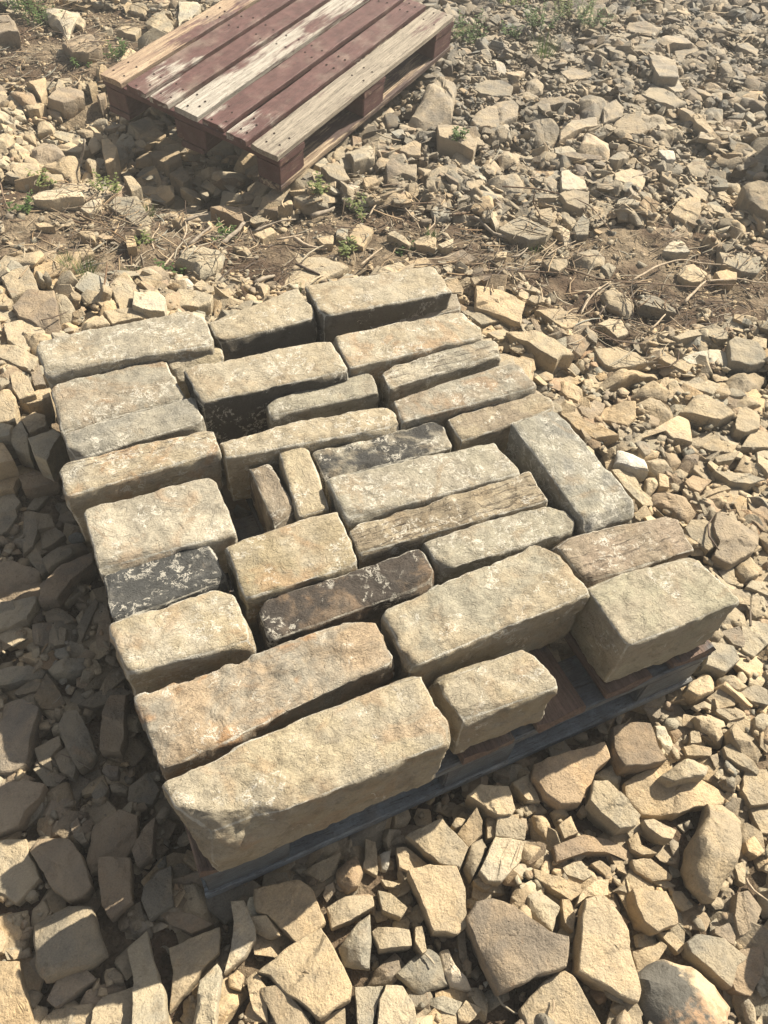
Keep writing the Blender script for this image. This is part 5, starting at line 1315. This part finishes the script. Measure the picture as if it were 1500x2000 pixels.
for num, h, quad, lab, c1, c2, kw in BLOCKS:
    r = np.random.default_rng(300 + num)
    rough = 1.15 if num in (29, 30, 31, 26, 9) else 1.0
    V, F, e, org = block_geometry(quad, DECK + 0.001, DECK + h, r, chips=5 if num not in (29, 31, 30) else 7, rough=rough, res=0.0068 if num < 26 else 0.0055, ridges=kw.get('stripe', 0) if kw.get('stripe', 0) > .4 else 0, flake=2.6 if num in (30, 23) else 1.0, along=kw.get('along', 'x'), notch=(num == 31),
                                  tilt=(r.normal(0, .012), r.normal(0, .02)))
    V[:, 2] += max(0, -V[:, 2].min())
    me = mesh_from('walling_stone', V, F, True)
    at = me.attributes.new('edge', 'FLOAT', 'POINT'); at.data.foreach_set('value', e.astype(np.float32))
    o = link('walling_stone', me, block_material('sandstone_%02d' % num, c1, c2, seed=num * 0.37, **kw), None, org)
    tag(o, lab, 'walling stone', 'dressed walling stones laid out on the pallet')

# ---------------------------------------------------------------- pallets
def board_mesh(L, W, T, r, bend=0.003, seg=14, worn=0.0):
    """board from x=0..L, y=0..W, z=0..T with eased edges, slight cup and worn ends"""
    bm = bmesh.new()
    prof = []
    b = min(0.003, T * 0.2)
    for (y, z) in ((0, b), (b, 0), (W * .5, 0), (W - b, 0), (W, b), (W, T - b), (W - b, T), (W * .75, T), (W * .5, T), (W * .25, T), (b, T), (0, T - b)): prof.append((y, z))
    rows = []
    s = r.uniform(0, 50)
    for i in range(seg + 1):
        x = L * i / seg
        row = []
        for y, z in prof:
            dx = (r.normal(0, 0.0022) if i in (0, seg) else 0)
            wy = 0.0016 * noise.noise(Vector((x * 9, y * 12, s))) - (worn * 0.012 * max(0, noise.noise(Vector((x * 11, s, y * 3)))) if y > W * .9 else 0)
            wz = bend * noise.noise(Vector((x * 2.2, s, 3))) + 0.0012 * noise.noise(Vector((x * 14, y * 30, s)))
            row.append(bm.verts.new((x + dx, y + wy, z + wz)))
        rows.append(row)
    n = len(prof)
    for i in range(seg):
        for k in range(n):
            bm.faces.new((rows[i][k], rows[i][(k + 1) % n], rows[i + 1][(k + 1) % n], rows[i + 1][k]))
    bm.faces.new(rows[0][::-1]); bm.faces.new(rows[-1])
    bmesh.ops.recalc_face_normals(bm, faces=bm.faces)
    me = bpy.data.meshes.new('board'); bm.to_mesh(me); bm.free()
    me.polygons.foreach_set('use_smooth', [True] * len(me.polygons)); me.set_sharp_from_angle(angle=math.radians(30))
    return me

def part(name, me, mat, root, M, label=None):
    o = link(name, me, mat, root)
    o.matrix_local = M
    if label: o['label'] = label
    return o

# pallet under the walling stones: 1000 x 1200 block pallet, worn dark paint
r = np.random.default_rng(77)
pal = empty('wooden_pallet', (-0.034, 0.382, 0.0))
pal.rotation_euler = (0, 0, math.radians(0.6))
tag(pal, 'dark blue grey pallet carrying the rows of walling stones', 'pallet')
T = 0.022
def blue_wood(i, b): return wood_material('dark_painted_wood_%d' % i, 'p', raw_a=(0.17, 0.115, 0.090), raw_b=(0.10, 0.070, 0.056), paint=(0.052, 0.056, 0.062), bias=b, tip=0.22, dust=0.35, seed=i * 1.3)
BW = [blue_wood(i, b) for i, b in enumerate((0.60, 0.56, 0.64, 0.58))]
BWs = wood_material('dark_blue_painted_rail', 'p', raw_a=(0.24, 0.17, 0.13), raw_b=(0.15, 0.11, 0.09), paint=(0.074, 0.080, 0.088), bias=0.74, tip=0.05, dust=0.4, seed=11)
BWsky = wood_material('skylight_tinted_rail', 'p', raw_a=(0.24, 0.19, 0.15), raw_b=(0.15, 0.12, 0.10), paint=(0.125, 0.135, 0.145), bias=0.70, tip=0.05, dust=0.5, seed=17)  # paler paint puts the skylight caught by the bottom boards into the colour
RZ = Matrix.Rotation(math.radians(90), 4, 'Z')
for i in range(7):
    x = 0.1 + i * 0.15
    me = board_mesh(1.2, 0.1, T, r)
    part('deck_board', me, BW[i % 4] if i != 5 else BW[1], pal, Matrix.Translation((x, 0.0 + r.normal(0, 0.003), DECK - T)) @ RZ)
for y in (0.002, 0.55, 1.098):
    part('cross_board', board_mesh(0.996, 0.1, T, r), BWs, pal, Matrix.Translation((0.002, y, DECK - 2 * T - 0.0006)))
def pallet_block(sx, sy, sz, r):
    bm = bmesh.new()
    bmesh.ops.create_cube(bm, size=1)
    for v in bm.verts: v.co = Vector(((v.co.x + .5) * sx, (v.co.y + .5) * sy, (v.co.z + .5) * sz))
    bmesh.ops.bevel(bm, geom=list(bm.edges), offset=0.003, segments=2, affect='EDGES')
    for v in bm.verts: v.co += Vector((r.normal(0, .0006), r.normal(0, .0006), 0))
    me = bpy.data.meshes.new('block'); bm.to_mesh(me); bm.free()
    return me
bh = DECK - 2 * T - T - 0.004
for x in (0.004, 0.43, 0.856):
    for y in (0.004, 0.552, 1.1):
        part('corner_block' if x != 0.43 else 'middle_block', pallet_block(0.14, 0.096, bh, r), BWs, pal, Matrix.Translation((x, y, T + 0.002)))
for y in (0.0, 0.55, 1.1):
    part('bottom_board', board_mesh(1.0, 0.1, T, r), BWsky, pal, Matrix.Translation((0, y, 0.001)))
for x in (0.0, 0.9):
    part('bottom_board', board_mesh(0.444, 0.1, T, r), BWs, pal, Matrix.Translation((x + 0.1, 0.103, 0.001)) @ RZ)
    part('bottom_board', board_mesh(0.444, 0.1, T, r), BWs, pal, Matrix.Translation((x + 0.1, 0.653, 0.001)) @ RZ)

# red pallet behind, its far end propped up on stones: 800 x 1200
pA, pB, pC = Vector(RED[0]), Vector(RED[1]), Vector(RED[2])   # left, near and right top corners
ex = (pC - pB).normalized(); ey = (pA - pB); ey = (ey - ex * ey.dot(ex)).normalized(); ez = ex.cross(ey)
red = empty('wooden_pallet', pB - ez * 0.144)
MR = Matrix((ex, ey, ez)).transposed().to_4x4(); MR.translation = pB - ez * 0.144
red.matrix_world = MR
tag(red, 'weathered maroon painted pallet resting on rubble behind the stone pallet', 'pallet')
maroon = (0.086, 0.040, 0.036)
PALE = dict(raw_a=(0.44, 0.40, 0.345), raw_b=(0.29, 0.26, 0.22))
specs_ = None
specs = [  # from the near long edge to the far one: (bias, tip, raw colours)
    (0.36, 0.0, dict(raw_a=(0.34, 0.295, 0.235), raw_b=(0.20, 0.17, 0.135))),
    (0.68, 0.13, PALE), (0.72, 0.13, PALE), (0.44, 0.20, PALE), (0.70, 0.28, PALE), (0.66, 0.18, PALE), (0.45, 0.12, dict(raw_a=(0.42, 0.31, 0.21), raw_b=(0.25, 0.175, 0.125)))]
yw = [0.114, 0.088, 0.090, 0.104, 0.086, 0.090, 0.098]
gap = (0.8 - sum(yw)) / 6
y = 0.0
rr = np.random.default_rng(88)
labs = ['bare grey brown board along the near long edge', None, None, 'board worn to pale wood along its whole length', None, None, 'tan board with flaked paint along the far edge']
for i, (b, tip, raw) in enumerate(specs):
    m = wood_material('red_painted_wood_%d' % i, 'p', paint=maroon, bias=b, tip=tip, dust=0.3, seed=3 + i * 2.1, **raw)
    dx = rr.uniform(-0.012, 0.008)
    part('deck_board', board_mesh(1.2, yw[i], T, rr, 0.004, 18), m, red, Matrix.Translation((dx, y, 0.144 - T)), labs[i])
    y += yw[i] + gap
RW = wood_material('red_painted_wood_side', 'p', raw_a=(0.36, 0.27, 0.18), raw_b=(0.20, 0.14, 0.10), paint=(0.075, 0.034, 0.032), bias=0.68, dust=0.12, seed=31)
RWb = wood_material('red_painted_wood_rotten', 'p', raw_a=(0.42, 0.33, 0.23), raw_b=(0.15, 0.10, 0.07), paint=(0.06, 0.035, 0.03), bias=0.52, dust=0.2, seed=37)
for x in (0.0, 0.528, 1.056):
    part('cross_board', board_mesh(0.8, 0.144, T, rr), RW, red, Matrix.Translation((x + 0.144, 0.0, 0.144 - 2 * T - 0.0006)) @ RZ)
for x in (0.002, 0.528, 1.056):
    for yy, wd in ((0.002, 0.1), (0.33, 0.14), (0.698, 0.1)):
        part('corner_block' if (x != 0.528 and yy != 0.33) else 'middle_block', pallet_block(0.142, wd, 0.076, rr), RW, red, Matrix.Translation((x, yy, T + 0.001)))
for yy in (0.0, 0.35, 0.7):
    part('bottom_board', board_mesh(1.2, 0.1, T, rr, 0.003, 20, worn=1.0 if yy == 0 else 0), RWb if yy == 0 else RW, red, Matrix.Translation((0, yy, 0.0)), 'splintered bottom board with rotten pale edge' if yy == 0 else None)
# nail heads
def nails(root, pts, mat, name='nail_heads'):
    bm = bmesh.new()
    for p in pts:
        bmesh.ops.create_cone(bm, cap_ends=True, segments=8, radius1=0.0042, radius2=0.0034, depth=0.0016, matrix=Matrix.Translation(p))
    me = bpy.data.meshes.new(name); bm.to_mesh(me); bm.free()
    o = link(name, me, mat, root); o['kind'] = 'stuff'
nm = NT('rusty_nail'); MAT_NAIL = nm.done((0.035, 0.022, 0.018)); nm.b.inputs['Metallic'].default_value = 0.3
pts = []
y = 0
for i in range(7):
    for x in (0.035, 0.105, 0.565, 0.64, 1.09, 1.165):
        for q in (0.25, 0.72):
            pts.append((x + rr.normal(0, .008), y + yw[i] * q + rr.normal(0, .006), 0.1452))
    y += yw[i] + gap
nails(red, pts, MAT_NAIL)
# ---------------------------------------------------------------- sticks and roots
def twig_mesh(P, rad, r, taper=0.45, sides=7):
    P = [Vector(p) for p in P]
    Q = [P[0]]
    for i in range(len(P) - 1):
        a, b = P[i], P[i + 1]
        k = max(2, int((b - a).length / 0.02))
        p0 = P[max(i - 1, 0)]; p3 = P[min(i + 2, len(P) - 1)]
        for j in range(1, k + 1):
            t = j / k
            Q.append(0.5 * ((2 * a) + (b - p0) * t + (2 * p0 - 5 * a + 4 * b - p3) * t * t + (3 * a - p0 - 3 * b + p3) * t ** 3))
    s = r.uniform(0, 99)
    V = []; F = []
    for i, q in enumerate(Q):
        d = (Q[min(i + 1, len(Q) - 1)] - Q[max(i - 1, 0)]).normalized()
        u = d.cross(Vector((0.1, 0.2, 1))).normalized(); v = d.cross(u)
        t = i / (len(Q) - 1)
        c = q + u * 0.35 * rad * noise.noise(Vector((i * 0.5, s, 0))) * 2 + v * 0.35 * rad * noise.noise(Vector((i * 0.5, s, 7))) * 2
        for k in range(sides):
            a = 2 * math.pi * k / sides
            rd = rad * (1 - taper * t) * (1 + 0.28 * noise.noise(Vector((i * 0.35, k * 1.3, s)))) * (0.82 if i in (0, len(Q) - 1) else 1)
            V.append(c + u * math.cos(a) * rd + v * math.sin(a) * rd)
    n = len(Q)
    for i in range(n - 1):
        for k in range(sides):
            F.append((i * sides + k, i * sides + (k + 1) % sides, (i + 1) * sides + (k + 1) % sides, (i + 1) * sides + k))
    F.append(tuple(range(sides - 1, -1, -1))); F.append(tuple((n - 1) * sides + k for k in range(sides)))
    return V, F
def bark(name, a, b, seed):
    n = NT(name)
    v = n.coords('Object')
    g = n.noise(v, 60, 5, 0.7, 0.8); f = n.noise(v, 300, 3, 0.6)
    c = n.mix(n.ramp(g, 0.35, 0.65), a, b)
    bm = n.bump(g, 0.003, 0.7); bm = n.bump(f, 0.0008, 0.6, bm)
    return n.done(c, bm, 0.85)
BARK = dict(b=bark('brown_bark', (0.11, 0.075, 0.052), (0.20, 0.14, 0.095), 1), g=bark('grey_bark', (0.17, 0.14, 0.11), (0.31, 0.26, 0.20), 2),
            p=bark('pale_dry_wood', (0.27, 0.21, 0.145), (0.42, 0.34, 0.25), 3), d=bark('dark_bark', (0.07, 0.055, 0.045), (0.13, 0.10, 0.08), 4))
tr = np.random.default_rng(55)
for ln in TWIGS.strip().split('\n'):
    rad, col, lab, pts = ln.split('|')
    P = np.array([int(a) for a in pts.split()], float).reshape(-1, 3) / 1000
    V, F = twig_mesh(P, float(rad) / 2000 * 1.15, tr)
    org = Vector(P[0])
    me = mesh_from('dry_stick', [v - org for v in V], F, True)
    o = link('dry_stick', me, BARK[col], None, org)
    tag(o, lab, 'stick', 'dry sticks and roots lying on the ground')

# litter: short straws, bark and root bits nobody could count
def litter():
    r = np.random.default_rng(91)
    Vs = []; Fs = []; Cs = []; off = 0
    lo = FRB.min(0); hi = FRB.max(0)
    cols = [(0.22, 0.17, 0.115), (0.13, 0.095, 0.065), (0.30, 0.25, 0.18), (0.09, 0.065, 0.048)]
    n = 0
    while n < 4800:
        x, y = r.uniform(lo[0], hi[0]), r.uniform(lo[1], hi[1])
        so = float(coarse(SO, x, y))
        dens = so * (1.0 if y > 1.2 else 0.6)
        # thickest below the red pallet and along the twiggy band
        if r.random() > dens * (0.35 + 0.65 * (float(fbm2(np.array([x]), np.array([y]), 3.5, 2, 8)[0]) > -0.05)) + 0.006: continue
        i = int((x - X0) / RES); j = int((y - Y0) / RES)
        if not (0 <= i < HM.shape[0] and 0 <= j < HM.shape[1]): continue
        z = max(HM[i, j], HERO[i, j]) + 0.004
        L = 0.012 + 0.11 * r.random() ** 2.2; w = L * 0.008 + 0.0004 + 0.0022 * r.random() ** 3
        a = r.normal(0.25, 0.9) ; el = r.normal(0, 0.13)
        d = np.array([math.cos(a) * math.cos(el), math.sin(a) * math.cos(el), math.sin(el)])
        u = np.cross(d, [0, 0, 1]); u /= np.linalg.norm(u); v = np.cross(u, d)
        c = np.array([x, y, z + abs(d[2]) * L / 2])
        bend = u * r.normal(0, L * 0.10)
        V = []
        for t, s in ((-.5, .8), (-.15, 1), (.2, .9), (.5, .4)):
            m = c + d * L * t + bend * (1 - 4 * t * t)
            for k in range(3):
                aa = k * 2.094
                V.append(m + (u * math.cos(aa) + v * math.sin(aa)) * w * s)
        F = []
        for q in range(3):
            for k in range(3):
                A = q * 3 + k; B = q * 3 + (k + 1) % 3
                F.append((A, B, B + 3)); F.append((A, B + 3, A + 3))
        Vs.append(np.array(V)); Fs.append(np.array(F) + off); off += 12
        Cs.append(np.tile(vary(cols[int(r.integers(0, 4))], r, 0.2), (12, 1))); n += 1
    o = big_mesh('dry_litter', np.concatenate(Vs), np.concatenate(Fs), np.concatenate(Cs), MAT_LITTER)
    tag(o, 'short straws, bark and root scraps scattered on the soil', 'litter', kind='stuff')
n_ = NT('dry_litter_fibres'); a_ = n_.n('ShaderNodeAttribute', attribute_name='tint'); MAT_LITTER = n_.done(a_.outputs['Color'], None, 0.85)
litter()

# ---------------------------------------------------------------- weeds
def leaf_material(name, a, b):
    n = NT(name)
    v = n.coords('Object')
    c = n.mix(n.ramp(n.noise(v, 45, 3, 0.6), 0.35, 0.65), a, b)
    n.b.inputs['Transmission Weight'].default_value = 0.0
    m = n.done(c, None, 0.6)
    tl = n.n('ShaderNodeBsdfTranslucent'); ms = n.n('ShaderNodeMixShader'); ms.inputs[0].default_value = 0.3
    n.put(c, tl.inputs['Color']); n.l(n.b.outputs[0], ms.inputs[1]); n.l(tl.outputs[0], ms.inputs[2]); n.l(ms.outputs[0], n.out.inputs['Surface'])
    return m
LEAF = dict(l=leaf_material('green_leaf', (0.050, 0.085, 0.022), (0.10, 0.15, 0.045)), y=leaf_material('yellow_green_leaf', (0.10, 0.13, 0.04), (0.20, 0.22, 0.08)),
            g=leaf_material('grass_blade', (0.06, 0.11, 0.03), (0.14, 0.17, 0.06)))
def blade(V, F, base, d, L, w, droop, r, seg=4, oval=False):
    d = Vector(d).normalized(); side = d.cross(Vector((0, 0, 1)))
    if side.length < 0.05: side = Vector((1, 0, 0))
    side.normalize()
    i0 = len(V)
    for s in range(seg + 1):
        t = s / seg
        p = Vector(base) + d * L * t + Vector((0, 0, -droop * L * t * t))
        ww = w * (math.sin(math.pi * min(max(t, 0.06), 0.97)) if oval else (1 - t) ** 0.7 + 0.03)
        up = d.cross(side) * (-0.2 * ww)
        V.append(p - side * ww); V.append(p + up); V.append(p + side * ww)
    for s in range(seg):
        a = i0 + s * 3
        F.append((a, a + 1, a + 4, a + 3)); F.append((a + 1, a + 2, a + 5, a + 4))
wr = np.random.default_rng(66)
for ln in WEEDS.strip().split('\n'):
    hh, typ, lab, pos = ln.split('|')
    h = float(hh) / 100; x, y, z = [int(a) / 1000 for a in pos.split()]
    h *= 1.35 if y > 2.9 else 0.9
    i = int((x - X0) / RES); j = int((y - Y0) / RES)
    z = max(HM[i, j], HERO[i, j] if HERO[i, j] > -0.5 else -1, z - 0.03) - 0.004
    root = empty('weed', (x, y, z)); tag(root, lab, 'weed')
    V = []; F = []; SV = []; SF = []
    if typ == 'g':
        for k in range(int(26 + h * 350)):
            a = wr.uniform(0, 6.283); lean = abs(wr.normal(0.25, 0.4)); rr_ = h * 0.35 * math.sqrt(wr.random())
            blade(V, F, (rr_ * math.cos(a), rr_ * math.sin(a), -0.005), (math.cos(a) * lean, math.sin(a) * lean, 1), h * wr.uniform(0.5, 1.1), 0.0013, 0.35 * wr.random(), wr)
    else:
        ns = int(4 + h * 75)
        for k in range(ns):
            a = wr.uniform(0, 6.283); lean = abs(wr.normal(0.3, 0.45)); rr_ = h * 0.42 * math.sqrt(wr.random())
            b = Vector((rr_ * math.cos(a), rr_ * math.sin(a), -0.005))
            d = Vector((math.cos(a) * lean, math.sin(a) * lean, 1)).normalized()
            L = h * wr.uniform(0.45, 1.0)
            P = [b, b + d * L * .5, b + d * L + Vector((0, 0, -0.08 * L))]
            tv, tf = twig_mesh(P, 0.0012, wr, 0.5, 4)
            o0 = len(SV); SV += tv; SF += [tuple(q + o0 for q in f) for f in tf]
            for m in range(int(5 + L * 110)):
                t = 0.15 + 0.85 * m / (5 + L * 110)
                aa = m * 2.4 + wr.uniform(-.4, .4)
                blade(V, F, b + d * L * t, (math.cos(aa), math.sin(aa), 0.5 + wr.normal(0, .25)), wr.uniform(0.012, 0.026) * (1.2 - 0.5 * t), wr.uniform(0.003, 0.006), 0.3, wr, 3, True)
        link('stems', mesh_from('stems', SV, SF, True), LEAF[typ], root)['kind'] = 'stuff'
    link('leaves' if typ != 'g' else 'blades', mesh_from('leaves', V, F, True), LEAF[typ], root)['kind'] = 'stuff'
